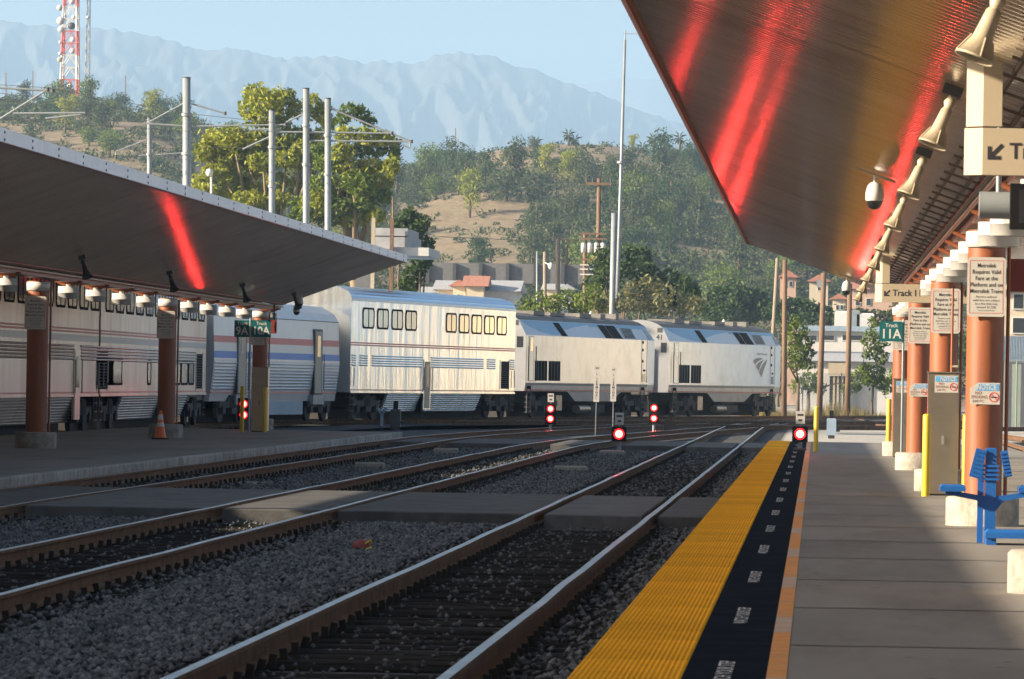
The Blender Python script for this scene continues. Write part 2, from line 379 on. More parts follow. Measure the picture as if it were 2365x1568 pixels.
def track(ctrl, tie_range=None, seed=1, step=3.0, half=.765):
    root = bpy.data.objects.new('railway_track', None); _link(root, None, Vector((0, 0, 0))); root['kind'] = 'structure'
    path = smoothpath(ctrl, step)
    for sgn in (-1, 1): rail_mesh(path, sgn * half, seed + sgn).build('rail', [M['rust'], M['railhead']], root)
    if tie_range:
        rng = random.Random(seed); y = tie_range[0]; clips = MB(); k = 0
        while y < tie_range[1]:
            # centre line at y
            x = None
            for a, b in zip(path, path[1:]):
                if a.y <= y <= b.y: t = (y - a.y) / (b.y - a.y); x = a.x + (b.x - a.x) * t; break
            if x is None: break
            if not any(c0 - .2 < y < c1 + .2 for c0, c1 in CROSS):
                o = place('tie', tie_mesh, root, Vector((0, 0, 0)), loc=(x + rng.uniform(-.03, .03), y, -.295 + rng.uniform(-.012, .006)), rz=rng.uniform(-.012, .012))
                for s in (-half, half):
                    for e in (-.115, .115):
                        clips.box((x + s + e, y + rng.uniform(-.05, .05), -.265 + rng.uniform(0, .02)), (.05, .045, .075), M=Matrix.Rotation(rng.uniform(-.3, .3), 3, 'Y'))
            y += .74
        clips.build('rail_clips', M['clip'], root, kind='stuff')
    return root
CROSS = [(69.5, 82.5), (145.5, 158)]
track([(-2.87, 10), (-2.87, 60), (-2.87, 120), (-2.87, 170), (-2.87, 205), (-2.7, 225), (-1.6, 260), (.5, 300)], (25, 146), 11)
track([(-7.02, 30), (-7.02, 80), (-7.02, 125), (-6.95, 145), (-6.3, 165), (-4.7, 190), (-3.2, 212), (-2.0, 235)], (36, 146), 21)
track([(-11.05, 50), (-11.05, 100), (-11.05, 145), (-10.75, 165), (-9.3, 190), (-7.2, 213), (-4.3, 238), (0, 268), (5.5, 300)], (66, 146), 31)
track([(6.9, 100), (6.9, 150), (6.8, 180), (6.0, 205), (4.3, 232), (2.6, 255), (1.2, 280)], (112, 190), 41)
track([(-21.5, 40, RZ), (-21.5, 120, RZ), (-21.5, 170, -.08), (-19.6, 192, 0), (-15.3, 215, 0), (-10.2, 238, 0), (-4.6, 259, 0), (2.8, 285, 0), (14, 320, 0)], (160, 275), 51)
# a crossover lead in the throat and the tracks that leave to the right
track([(-14.5, 206, -.03), (-8, 224, -.03), (-1.5, 238, -.03), (6, 251, -.03), (16, 268, -.03)], None, 61)
track([(-3.5, 214, -.06), (2, 222, -.06), (8, 229, -.06), (16, 238, -.06), (30, 250, -.06)], None, 71)
_L = [(-25, 160, GZ + .010), (-24, 180, GZ + .012), (-20.5, 206, -.172), (-13.5, 232, -.172), (-6, 262, -.172), (8, 322, -.172)]; _Rr = [(-18.5, 160, GZ + .010), (-17.5, 180, GZ + .012), (-14.5, 200, -.172), (-8.5, 222, -.172), (-2, 248, -.172), (18, 318, -.172)]
_b = MB()
for i in range(5): _b.quad(_L[i], _Rr[i], _Rr[i + 1], _L[i + 1])
_b.build('ballast_bed', M['ballast'], kind='structure')

# crossings between the tracks (concrete panels with flangeways)
def crossing(y0, y1, spans, top, m):
    root = bpy.data.objects.new('track_crossing', None); _link(root, None, Vector((0, 0, 0))); root['kind'] = 'structure'
    for i, (a, b) in enumerate(spans):
        n = max(1, round((b - a) / 2.2)); w = (b - a) / n
        for k in range(n):
            MB().bevbox(a + k * w + .006, a + (k + 1) * w - .006, y0 + random.uniform(-.1, .1), y1, GZ, top + random.uniform(-.008, .008), .015).build('crossing_panel', m, root)
    return root
h = .765
crossing(70, 82, [(-2.87 + h + .07, -1.33), (-2.87 - h + .13, -2.87 + h - .13), (-7.02 + h + .09, -2.87 - h - .07), (-7.02 - h + .13, -7.02 + h - .13), (-11.05 + h + .09, -7.02 - h - .07), (-11.05 - h + .13, -11.05 + h - .13)], RZ - .012, M['panel'])
crossing(146, 157.5, [(-2.87 + h + .07, -1.33), (-2.87 - h + .13, -2.87 + h - .13), (-6.3 + h + .3, -2.87 - h - .07), (-6.65 - h + .25, -6.65 + h - .25), (-10.9 + h + .12, -7.0 - h - .1), (-10.9 - h + .15, -10.9 + h - .15)], RZ - .012, M['panel'])

# ------------------------------------------------------------------ platforms
def platform(x0, x1, y0, y1, slab, face_side):
    root = bpy.data.objects.new('platform', None); _link(root, None, Vector((0, 0, 0))); root['kind'] = 'structure'
    y = y0; 
    while y < y1 - .1:
        e = min(y + slab, y1)
        MB().box2(x0, x1, y + .002, e - .002, GZ - .1, 0).build('slab', M['conc'], root); y = e
        MB().quad((max(x0, -.13 if x0 > -5 else x0), y - .07, .004), (x1, y - .07, .004), (x1, y + .07, .004), (max(x0, -.13 if x0 > -5 else x0), y + .07, .004)).build('joint_strip', M['joint'], root)
    return root
PX0, PX1 = -1.308, 5.2
pr = platform(PX0 + .03, PX1, -6, 151, 5.6, -1)
# tactile warning tiles with raised domes
dome = MB(); dome.bevbox(0, .602, 0, 1.212, -.02, .006, .003)
def domes(nx, ny, pit=.0301):
    mb = MB(); mb.bevbox(0, .602, 0, 1.212, -.02, .006, .003)
    for i in range(nx):
        for j in range(ny):
            cx, cy = .015 + i * pit, .02 + j * (1.212 - .04) / (ny - 1)
            v = []; 
            for r, z in ((.0115, .006), (.006, .0115)):
                for k in range(6): v.append((cx + r * math.cos(k * math.pi / 3), cy + r * math.sin(k * math.pi / 3), z))
            mb.add(v, [(k, (k + 1) % 6, 6 + (k + 1) % 6, 6 + k) for k in range(6)] + [(6, 7, 8, 9, 10, 11)])
    o = mb.build('t', M['tact']); me = o.data; bpy.data.objects.remove(o); return me
tile_me = domes(20, 30)
y = 20.0
while y < 150.2:
    place('tactile_tile', tile_me, pr, Vector(), loc=(PX0, y, 0.001 + random.uniform(0, .002))); y += 1.216
o = MB().box2(-.703, -.249, 18, 151, -.02, .004).build('black_strip', M['blackstrip'], pr)
for k in range(16):
    yy = 29.75 + k * 7.45
    if yy > 146: break
    t = MB(); text(t, 'WATCH YOUR STEP', (-.478, yy, .008), (0, 1, 0), (-1, 0, 0), .13, 2.55, bold=.01); t.build('strip_lettering', M['white'], pr)
y = 14.0; k = 0
while y < 151:
    e = min(y + (5.4 if k % 2 == 0 else 2.3), 151)
    MB().box2(-.249, -.139, y, e, -.02, .004 + .001 * (k % 2)).build('edge_line', M['orange'] if k % 2 == 0 else M['faded'], pr); y = e; k += 1
pl = platform(-20.0, -12.25, 30, 158, 6.2, 1)
for y in np.arange(30, 158, 4.0):
    MB().bevbox(-12.25, -12.06, y + .008, min(y + 3.992, 158), GZ - .1, .005 + random.uniform(-.006, .006), .02).build('edge_block', M['face'], pl)
# far platform on the right, across the next tracks
MB().bevbox(12.2, 19, 60, 170, GZ - .1, 0, .02).build('platform', M['conc'], kind='structure')

# ballast stones, thick in front where they can be told apart
def stones():
    rng = np.random.default_rng(3); C = []; S = []
    def zone(x0, x1, y0, y1, dens, keep=1.0):
        n = int((x1 - x0) * (y1 - y0) * dens)
        p = np.stack([rng.uniform(x0, x1, n), rng.uniform(y0, y1, n)], 1)
        p = p[p[:, 0] > -.158 * p[:, 1] - .3]; C.append(p); S.append(np.full(len(p), keep))
    for a, b in ((-5.75, -4.15), (-9.75, -8.3)):
        zone(a, b, 26, 45, 330); zone(a, b, 45, 70, 230); zone(a, b, 82, 110, 110); zone(a, b, 110, 146, 60)
    zone(-1.6, -1.3, 26, 70, 120); zone(-1.75, -1.3, 82, 146, 60)
    for c in (-2.87, -7.02, -11.05):
        zone(c - .62, c + .62, 26, 70, 16, .6); zone(c - 1.6, c - .85, 26, 70, 60, .8); zone(c + .85, c + 1.45, 26, 70, 50, .8)
        zone(c - 1.4, c + 1.3, 82, 146, 20, .8)
    C = np.concatenate(C); n = len(C)
    base = np.array([(1, 0, 0), (-1, 0, 0), (0, 1, 0), (0, -1, 0), (0, 0, 1), (0, 0, -1)], float)
    tri = np.array([(0, 2, 4), (2, 1, 4), (1, 3, 4), (3, 0, 4), (2, 0, 5), (1, 2, 5), (3, 1, 5), (0, 3, 5)])
    sz = rng.uniform(.024, .055, n) * np.concatenate(S)
    V = base[None] * rng.uniform(.6, 1.25, (n, 6, 3))
    V += rng.uniform(-.25, .25, (n, 6, 3)); V *= sz[:, None, None]; V[:, :, 2] *= .75
    a = rng.uniform(0, 6.283, n); ca, sa = np.cos(a)[:, None], np.sin(a)[:, None]
    x = V[:, :, 0] * ca - V[:, :, 1] * sa; y_ = V[:, :, 0] * sa + V[:, :, 1] * ca
    V[:, :, 0] = x + C[:, 0][:, None]; V[:, :, 1] = y_ + C[:, 1][:, None]; V[:, :, 2] += GZ + .025 + rng.uniform(-.012, .03, n)[:, None]
    T = (tri[None] + 6 * np.arange(n)[:, None, None]).reshape(-1, 3)
    o = npmesh('ballast_stones', V.reshape(-1, 3), T, M['stone']); setp(o, 'loose grey ballast stones between the tracks', 'gravel', kind='stuff')
    return n
print('stones', stones())

# ------------------------------------------------------------------ hills and mountains
def grid(name, nx, ny, fx, mat_, smooth=True):
    V = np.zeros((nx * ny, 3), np.float32)
    for j in range(ny):
        for i in range(nx): V[j * nx + i] = fx(i / (nx - 1), j / (ny - 1))
    Fq = [(j * nx + i, j * nx + i + 1, (j + 1) * nx + i + 1, (j + 1) * nx + i) for j in range(ny - 1) for i in range(nx - 1)]
    o = npmesh(name, V, Fq, mat_, smooth=smooth); o['kind'] = 'structure'; return o
def lin(tab, x):
    if x <= tab[0][0]: return tab[0][1]
    for a, b in zip(tab, tab[1:]):
        if x <= b[0]: return a[1] + (b[1] - a[1]) * (x - a[0]) / (b[0] - a[0])
    return tab[-1][1]
RIDGE = [(-1500, 330), (-700, 250), (-200, 225), (0, 232), (200, 236), (330, 250), (430, 275), (520, 320), (620, 380), (760, 420), (880, 425), (960, 400), (1060, 370), (1150, 346), (1250, 336), (1400, 336),
         (1500, 356), (1600, 374), (1720, 392), (1850, 410), (2000, 440), (2200, 470), (2600, 480), (3300, 560)]
HY0, HY1 = 520.0, 980.0
def hill_z(X, Y):
    xi = VX + F * X / Y; yi = lin(RIDGE, xi) ; ry = HY1
    top = at(xi, yi, HY1).z
    t = (Y - HY0) / (HY1 - HY0)
    if t <= 0: return GZ - 1
    s = min(1, t) ; s = s * s * (3 - 2 * s) * .55 + s * .45
    if t > 1: s = 1 - (t - 1) * .5
    w = noise.noise(Vector((X * .012, Y * .010, 3))) * 5 + noise.noise(Vector((X * .04, Y * .03, 7))) * 1.8
    return GZ - 1 + (top + 1.3) * s + w * min(1, t * 2) * max(0, 1 - abs(t - .55) * 1.6)
grid('hill', 150, 70, lambda u, v: (lambda Y: (lambda X: (X, Y, hill_z(X, Y)))((-.30 + .42 * u) * Y * 1.0))(HY0 + (1300 - HY0) * v), M['hill'])
MT = [(-900, 120), (-400, 20), (-150, 40), (0, 48), (60, 58), (150, 58), (300, 75), (400, 98), (450, 118), (500, 112), (560, 115), (620, 134), (700, 132), (760, 129), (820, 145), (880, 140), (940, 150), (980, 132), (1020, 122), (1080, 124),
      (1130, 130), (1180, 155), (1220, 158), (1270, 183), (1310, 195), (1370, 215), (1450, 250), (1540, 280), (1650, 310), (1800, 330), (2100, 380), (3000, 400)]
def mt_fn(tab, Y0, Y1, amp, seed):
    def fn(u, v):
        xi = -1300 + 4900 * u; t = v; Y = Y0 + (Y1 - Y0) * t
        X = (xi - VX) * Y1 / F * (0.75 + .25 * t); ytop = lin(tab, xi); top = at(xi, ytop, Y1).z
        w = noise.noise(Vector((xi * .0035, t * 1.6, seed + 20))) * 2.2 + noise.noise(Vector((xi * .012, t * 3.0, seed + 30))) * .8
        rid = 1 - abs(noise.noise(Vector((xi * .0065 + w, t * 2.6 + w * .7, seed)))) * 2
        rid2 = 1 - abs(noise.noise(Vector((xi * .016 + w * 1.6 + t * 3.5, t * 5 - w, seed + 5)))) * 2
        rid3 = 1 - abs(noise.noise(Vector((xi * .038 - w * 2 - t * 5, t * 9 + w, seed + 8)))) * 2
        k = t ** 1.15
        z = top * k + (rid * .52 + rid2 * .34 + rid3 * .14 - .35) * amp * top * math.sin(math.pi * min(1, t * 1.0))
        if t > .97: z += noise.noise(Vector((xi * .05, seed, 0))) * 6
        return (X, Y, max(z, -.5))
    return fn
grid('mountain', 640, 110, mt_fn(MT, 5900, 8200, .24, 2), M['mount'])
MT2 = [(-1300, 300), (900, 330), (1200, 240), (1300, 200), (1345, 190), (1400, 184), (1450, 182), (1500, 184), (1560, 200), (1700, 190), (1900, 220), (2400, 260), (3600, 350)]
grid('mountain', 200, 30, mt_fn(MT2, 9600, 10850, .14, 9), M['mount'])

# the air: one closed box of thin haze round the whole scene
hz = MB(); hz.box2(-4600, 4600, -390, 11700, GZ - 2.4, 720)
hm = bpy.data.materials.new('haze_air'); hm.use_nodes = True; n = hm.node_tree; n.nodes.remove(n.nodes['Principled BSDF'])
pv = n.nodes.new('ShaderNodeVolumePrincipled'); pv.inputs['Density'].default_value = 1.6e-4; pv.inputs['Color'].default_value = (.375, .575, .83, 1); pv.inputs['Anisotropy'].default_value = 0.0
n.links.new(pv.outputs[0], n.nodes['Material Output'].inputs['Volume'])
hzo = hz.build('haze', hm, kind='stuff'); setp(hzo, 'pale blue haze over the hills and mountains', 'haze')
# ------------------------------------------------------------------ platform canopies
ORD = ['nearest', 'second', 'third', 'fourth', 'fifth', 'sixth', 'seventh', 'eighth', 'ninth', 'tenth', 'eleventh', 'twelfth', 'thirteenth', 'fourteenth', 'fifteenth', 'sixteenth', 'seventeenth', 'eighteenth', 'nineteenth', 'twentieth']
def ribbed(x0, z0, x1, z1, y0, y1, up, pitch=.30, amp=.0065):
    # corrugated sheet: ribs run across, waves along Y
    n = int((y1 - y0) / pitch * 8); ys = np.linspace(y0, y1, n + 1); w = amp * np.cos(2 * np.pi * (ys - y0) / pitch)
    A = np.stack([np.full(n + 1, x0), ys, z0 + w], 1); B = np.stack([np.full(n + 1, x1), ys, z1 + w], 1)
    V = np.concatenate([A, B]); i = np.arange(n)
    Fq = np.stack([i, i + 1, n + 2 + i, n + 1 + i], 1)
    if up: Fq = Fq[:, ::-1]
    return V, Fq
def canopy(xs, half, zlo, zhi, y0, y1, cols, label, nbolt=True):
    root = thing('station_canopy', label, 'canopy', (xs, y1, 0))
    org = ORG[root]
    for sg in (-1, 1):
        V, Fq = ribbed(xs + sg * .2, zlo, xs + sg * half, zhi, y0, y1, sg < 0)
        npmesh('ceiling', V, Fq, M['ceil'], root, org, smooth=True)
        MB().quad((xs, y0, zlo + .30), (xs + sg * half, y0, zhi + .13), (xs + sg * half, y1, zhi + .13), (xs, y1, zlo + .30)).build('roof_sheet', M['roofing'], root)
        x = xs + sg * half
        MB().box2(min(x, x + sg * .05), max(x, x + sg * .05), y0, y1 + .04, zhi - .04, zhi + .17).build('fascia', M['fascia'], root)
        MB().box2(min(x, x - sg * .03), max(x, x - sg * .03), y0, y1, zhi - .055, zhi - .042).build('edge_lip', M['brown'], root)
        b = MB(); yy = y0 + 1.0
        while yy < y1:
            for dz in (.0, .11):
                for e in (0, .0): b.cyl((x + sg * .05, yy, zhi + dz), (x + sg * .066, yy, zhi + dz), .022, n=6, mi=0)
            yy += 2.9
        b.build('fascia_bolts', M['grey'], root, kind='stuff')
        # closing plate at the end
        MB().prism([(0, zlo - .02), (half, zhi - .03), (half, zhi + .13), (0, zlo + .30)], (xs, y1, 0), (sg, 0, 0), (0, 0, 1), (0, .03, 0)).build('end_plate', M['beige'], root)
    sm = MB(); yy = y0 + .7
    while yy < y1:
        for sg in (-1, 1):
            sm.quad(*[(xs + sg * (.2 if q < 2 else half), yy + (.009 if q in (1, 2) else -.009), (zlo if q < 2 else zhi) - .0085) for q in (0, 1, 2, 3)])
        yy += 1.22
    sm.build('panel_seams', M['barkd'], root, kind='stuff')
    MB().box2(xs - .2, xs + .2, y0, y1 - .3, zlo - .15, zlo - .015).build('spine_beam', M['coral'], root)
    for dx, dz, r, m in ((-.27, -.05, .028, 'ivory'), (-.33, .02, .018, 'coral'), (.27, -.05, .028, 'ivory'), (.36, .03, .02, 'coral')):
        MB().cyl((xs + dx, y0, zlo + dz), (xs + dx, y1 - .5, zlo + dz), r, n=6, mi=0).build('conduit', M[m], root)
    lad = MB()   # cable ladder under the ceiling beside the spine
    for dx in (-.62, -.42):
        lad.box2(xs + dx - .012, xs + dx + .012, y0, y1 - 1, zlo + .0 + (-dx - .2) * (zhi - zlo) / (half - .2) - .045, zlo + (-dx - .2) * (zhi - zlo) / (half - .2) - .012)
    yy = y0
    while yy < y1 - 1:
        z = zlo + .32 * (zhi - zlo) / (half - .2) - .05
        lad.box((xs - .52, yy, z), (.38, .022, .022), M=Matrix.Rotation(.33, 3, 'Y')); yy += 1.9
    lad.build('cable_ladder', M['barkd'], root)
    for y in cols:
        c = MB(); c.cyl((xs, y, .26), (xs, y, zlo - .22), .2185, n=28); c = c.build('column', M['coral'], root)
        b = MB(); b.lathe([(0, .335), (.40, .335), (.425, .31), (.425, 0)], 28, Matrix.Translation((xs, y, 0))); b.build('column_base', M['conc2'], c)
        k = MB(); k.lathe([(.222, zlo - .42), (.245, zlo - .42), (.245, zlo - .24), (.222, zlo - .24)], 28, Matrix.Translation((xs, y, 0))); k.build('collar', M['whitemetal'], c)
        p = MB(); p.cyl((xs + .26, y + .02, .3), (xs + .26, y + .02, zlo - .25), .022, n=8); p.build('downpipe', M['coral'], c)
    return root
RX, LX = 1.94, -16.15
RC = [62.7 + 20.35 * k for k in range(-2, 4)]
LC = [156.9 - 22.4 * k for k in range(0, 5)]
rz_lo, rz_hi, lz_lo, lz_hi = 3.64, 4.85, 3.68, 5.06
canopy(RX, 3.6, rz_lo, rz_hi, -14, 124.8, RC, 'brown ribbed metal butterfly canopy on orange columns, right platform')
canopy(LX, 3.85, lz_lo, lz_hi, -30, 161.0, LC, 'white edged butterfly canopy on orange columns, left platform')

def drums(xs, ys, ztop, side, order_from):
    proto = None
    for i, y in enumerate(ys):
        lab = f'{ORD[i]} white drum light along the {side} canopy, counted from {order_from}'
        if proto is None:
            t = thing('drum_light', lab, 'lamp', (xs, y, ztop), group=f'drum lights under the {side} canopy', local=True)
            MB().lathe([(.0, 0), (.225, 0), (.225, -.13), (.232, -.13), (.232, -.145), (.225, -.145), (.225, -.26), (.20, -.262), (.20, -.22), (0, -.22)], 24).build('drum', M['whitemetal'], t)
            MB().lathe([(0, -.225), (.198, -.225)], 24).build('diffuser', M['ivory'], t)
            b = MB(); b.prism([(-.30, .10), (-.12, .02), (.12, .02), (.30, .10), (.30, .13), (-.30, .13)], (0, -.03, 0), (1, 0, 0), (0, 0, 1), (0, .06, 0)); b.build('bracket', M['coral'], t)
            b = MB(); b.cyl((0, 0, 0), (0, 0, .06), .06, n=10); b.build('stem', M['whitemetal'], t)
            proto = t
        else:
            c = copy_tree(proto, None, lab); c.location = (xs, y, ztop)
rd = sorted([c + d for c in RC[1:] for d in (4.1, 8.15, 12.2, 16.3) if 43 < c + d < 124] )
drums(RX, rd, rz_lo - .25, 'right', 'the camera')
ld = sorted([c - d for c in LC[:4] for d in (4.5, 9.0, 13.5, 17.9) if 100 < c - d])
drums(LX, ld + [159.3], lz_lo - .25, 'left', 'the camera')

# bell shaped flood lamps hung from the ceilings
def bells(xs, ys, z, tilt, m, side):
    proto = None
    for i, y in enumerate(ys):
        lab = f'{ORD[i]} bell shaped lamp under the {side} canopy, counted from the camera'
        if proto is None:
            t = thing('flood_lamp', lab, 'lamp', (xs, y, z), group=f'bell lamps under the {side} canopy', local=True)
            MB().box((0, 0, -.05), (.15, .18, .08), M=Matrix.Rotation(.33 if tilt[0] < 0 else -.33, 3, 'Y')).build('mounting_box', M['dark'], t)
            ax = Vector(tilt).normalized(); T = Matrix.Translation(Vector((0, 0, -.10))) @ ax.to_track_quat('Z', 'Y').to_matrix().to_4x4()
            MB().lathe([(.03, -.02), (.035, .02), (.05, .05), (.035, .085), (.03, .1)], 12, T).build('knuckle', m, t)
            MB().lathe([(.028, .09), (.045, .11), (.05, .17), (.058, .26), (.068, .29), (.110, .385), (.116, .385), (.116, .40), (.104, .395), (.066, .30), (.045, .26)], 16, T).build('bell', m, t)
            w = MB()
            for k in range(4):
                a = k * math.pi / 2; w.cyl(T @ Vector((.066 * math.cos(a), .066 * math.sin(a), .275)), T @ Vector((.114 * math.cos(a), .114 * math.sin(a), .39)), .007, n=5)
            w.build('rib', m, t)
            MB().lathe([(0, .27), (.056, .27)], 14, T).build('lens', M['glassdark'], t); proto = t
        else:
            c = copy_tree(proto, None, lab); c.location = (xs, y, z)
bells(.99, [30.2 + 10.9 * k for k in range(9)], rz_lo + (RX - .99 - .2) * .356 - .01, (-.36, -.10, -.9), M['ivory'], 'right')
bells(-15.1, [96, 111, 126, 142, 156], lz_lo + .85 * .378 - .01, (.28, -.25, -.8), M['dark'], 'left')

def dome_cam(p, ztop, label):
    t = thing('dome_camera', label, 'camera', p); x, y, z = p
    MB().cyl((x, y, z + .12), (x, y, ztop), .02, n=8).build('drop_pipe', M['whitemetal'], t)
    T = Matrix.Translation((x, y, z))
    MB().lathe([(0, .14), (.05, .14), (.085, .10), (.105, .02), (.105, -.06), (.098, -.07)], 18, T).build('housing', M['whitemetal'], t)
    MB().lathe([(.096, -.065), (.09, -.10), (.066, -.145), (.03, -.165), (0, -.168)], 18, T).build('dome', M['glassdark'], t)
    b = MB(); b.box((x, y, ztop - .02), (.5, .05, .03), M=Matrix.Rotation(.33 if x > 0 else -.36, 3, 'Y')); b.build('mount_arm', M['beige'], t)
dome_cam((.62, 61.6, 3.77), 4.02, 'white dome camera hanging among the bell lamps of the right canopy')
dome_cam((.62, 120, 3.76), 4.02, 'white dome camera at the far end of the right canopy')
dome_cam((-15.35, 160.3, 3.80), 4.0, 'white dome camera at the tip of the left canopy')
dome_cam((-15.5, 160.9, 3.56), 4.0, 'lower of two dome cameras at the left canopy tip')

# ------------------------------------------------------------------ signs
def hang_sign(y, label, text_on=True):
    t = thing('hanging_sign', label, 'sign', (1.94, y, 3.21))
    x0, x1, zb, zt = .98, 2.9, 3.05, 3.37
    plan = [(x0 + .12, -.09), (x1 - .12, -.09), (x1, .03), (x1, .09), (x0, .09), (x0, .03)]
    MB().prism(plan, (0, y, zb), (1, 0, 0), (0, 1, 0), (0, 0, zt - zb)).build('sign_box', M['cream'], t)
    for s in (0, 1):
        xa = x0 + .01 if s == 0 else x1 - .25
        q = [(xa + .11, -.08), (xa + .24, -.08), (xa + .24, .08), (xa, .08), (xa, .03)] if s == 0 else [(xa, -.08), (xa + .13, -.08), (xa + .24, .03), (xa + .24, .08), (xa, .08)]
        MB().prism(q, (0, y, zt + .012), (1, 0, 0), (0, 1, 0), (0, 0, .62)).build('hanger', M['cream'], t)
    U, V = (1, 0, 0), (0, 0, 1); f = y - .093
    for s_, x_, w_ in (('Track', 1.45, .34), ('11', 1.72, None), ('12', 2.58, None)):
        w = MB(); text(w, s_, (x_, f, 3.21), U, V, .155, w_, bold=.012); w.build('lettering', M['ink'], t)
    w = MB()
    a = Vector((1.19, f, 3.21))
    w.prism([(-.055, -.055), (.035, -.055), (.035, -.030), (-.012, -.030), (.055, .037), (.037, .055), (-.030, -.012), (-.030, .035), (-.055, .035)], a, U, V, (0, .001, 0))
    w.build('arrow', M['ink'], t)
hang_sign(37.0, 'nearest cream hanging track sign with a black arrow, cut by the right edge')
hang_sign(94.0, 'farther cream hanging sign reading Track 11 and 12')
t = thing('display_screen', 'black hanging display screen at the right edge', 'screen', (1.9, 38.2, 3.0))
MB().box2(1.34, 2.75, 38.1, 38.28, 2.72, 3.04).build('housing', M['black'], t)
MB().quad((1.40, 38.096, 2.76), (2.69, 38.096, 2.76), (2.69, 38.096, 3.0), (1.40, 38.096, 3.0)).build('screen', M['glassdark'], t)
MB().box2(1.45, 1.5, 38.15, 38.22, 3.04, 3.60).build('hanger', M['black'], t)
t = thing('loudspeaker', 'grey cylindrical loudspeaker beside the black display', 'speaker', (1.2, 39.5, 2.95))
MB().cyl((1.16, 39.5, 2.93), (1.42, 39.5, 2.93), .10, n=20).build('drum', M['galv'], t)
MB().cyl((1.30, 39.5, 3.02), (1.30, 39.5, 3.78), .02, n=8).build('drop_pipe', M['galv'], t)

def fare_sign(x, yc, r, zc, label, blur=False):
    y = yc - r - .035; t = thing('fare_sign', label, 'sign', (x, y, zc)); U, V = (1, 0, 0), (0, 0, 1); w, hh = .445, .685
    c = .03; P = [(-w/2 + c, -hh/2), (w/2 - c, -hh/2), (w/2, -hh/2 + c), (w/2, hh/2 - c), (w/2 - c, hh/2), (-w/2 + c, hh/2), (-w/2, hh/2 - c), (-w/2, -hh/2 + c)]
    MB().prism(P, (x, y, zc), U, V, (0, .012, 0)).build('plate', M['signwhite'], t)
    b = MB(); f = y - .002
    for a0, a1, b0, b1 in ((-.195, .195, .300, .305), (-.195, .195, -.305, -.300), (-.195, -.190, -.30, .30), (.190, .195, -.30, .30)):
        b.quad((x + a0, f, zc + b0), (x + a1, f, zc + b0), (x + a1, f, zc + b1), (x + a0, f, zc + b1))
    b.build('border', M['red'], t)
    L = MB()
    for i, (s, wd) in enumerate((('Metrolink', .215), ('Requires Valid', .325), ('Fare at the', .255), ('Platform and on', .37), ('Metrolink Trains', .375))):
        text(L, s, (x, f, zc + .245 - i * .074), U, V, .068, wd, bold=.006)
    for i, (s, wd) in enumerate((('Persons without', .24), ('valid fare are subject', .31), ('to a fine that may', .26), ('exceed $1,500', .22))):
        text(L, s, (x, f, zc - .115 - i * .04), U, V, .036, wd)
    text(L, 'Penal Code 640 (b)', (x, f, zc - .272), U, V, .022, .19)
    L.build('lettering', M['ink'], t)
    MB().box2(x - .03, x + .03, y + .012, yc - r + .03, zc - .26, zc + .26).build('bracket', M['grey'], t)
for i, y in enumerate(RC[2:6]):
    fare_sign(RX - .005 + (0, .015, .01, 0)[i], y, .2185, 2.76, ['large fare notice on the nearest orange column of the right platform', 'fare notice crossed by a thin pipe on the second right column', 'fare notice on the third orange column of the right platform', 'fare notice on the farthest right column, half hidden'][i])
for i, y in enumerate((LC[2], LC[1], LC[0])):
    fare_sign(LX - .02, y, .2185, 2.80, ['fare notice on the leftmost orange column', 'fare notice on the left platform column behind the traffic cone', 'fare notice on the left platform column behind the track number signs'][i])

def notice(x, y, zc, label, torn=False):
    t = thing('notice_sign', label, 'sign', (x, y, zc)); U, V = (1, 0, 0), (0, 0, 1); w, hh = .345, .25; f = y - .003
    P = [(-w/2, -hh/2), (w/2, -hh/2), (w/2, hh/2), (-w/2 + (.09 if torn else 0), hh/2), (-w/2, hh/2 - (.07 if torn else 0))] if not torn else [(-w/2, -hh/2), (w/2, -hh/2), (w/2, hh/2), (-w/2 + .09, hh/2), (-w/2, hh/2 - .07)]
    MB().prism(P, (x, y, zc), U, V, (0, .003, 0)).build('plate', M['signwhite'], t)
    MB().prism([(-w/2 + (.07 if torn else .012), .035), (w/2 - .012, .035), (w/2 - .012, .112), (-w/2 + (.10 if torn else .012), .112)], (x, f, zc), U, V, (0, .001, 0)).build('header', M['noticeblue'], t)
    a = MB(); text(a, 'NOTICE', (x + .02, f - .002, zc + .072), U, V, .085, .22, bold=.02); a.build('header_lettering', M['whitemetal'], t)
    b = MB(); text(b, 'NO', (x - .075, f, zc + .004), U, V, .05); text(b, 'SMOKING', (x - .065, f, zc - .042), U, V, .05, .185); text(b, '640 PC', (x - .075, f, zc - .088), U, V, .045); b.build('lettering', M['maroon'], t)
    k = MB(); c = Vector((x + .105, f, zc - .04)); n = 24
    for i in range(n):
        a0, a1 = 2 * math.pi * i / n, 2 * math.pi * (i + 1) / n
        k.quad(*[c + Vector((r * math.cos(a), 0, r * math.sin(a))) for r, a in ((.047, a0), (.058, a0), (.058, a1), (.047, a1))])
    k.box(c, (.1, .001, .009), M=Matrix.Rotation(R(45), 3, 'Y')); k.build('prohibition_ring', M['red'], t)
    k = MB(); k.box(c + Vector((0, -.0012, 0)), (.07, .001, .011)); k.build('cigarette', M['ink'], t)
notice(RX, RC[2] - .2215, 1.53, 'peeling blue and white no smoking notice on the nearest right column', True)
notice(RX + .0, RC[4] - .2215, 1.53, 'torn no smoking notice on the third right column', True)

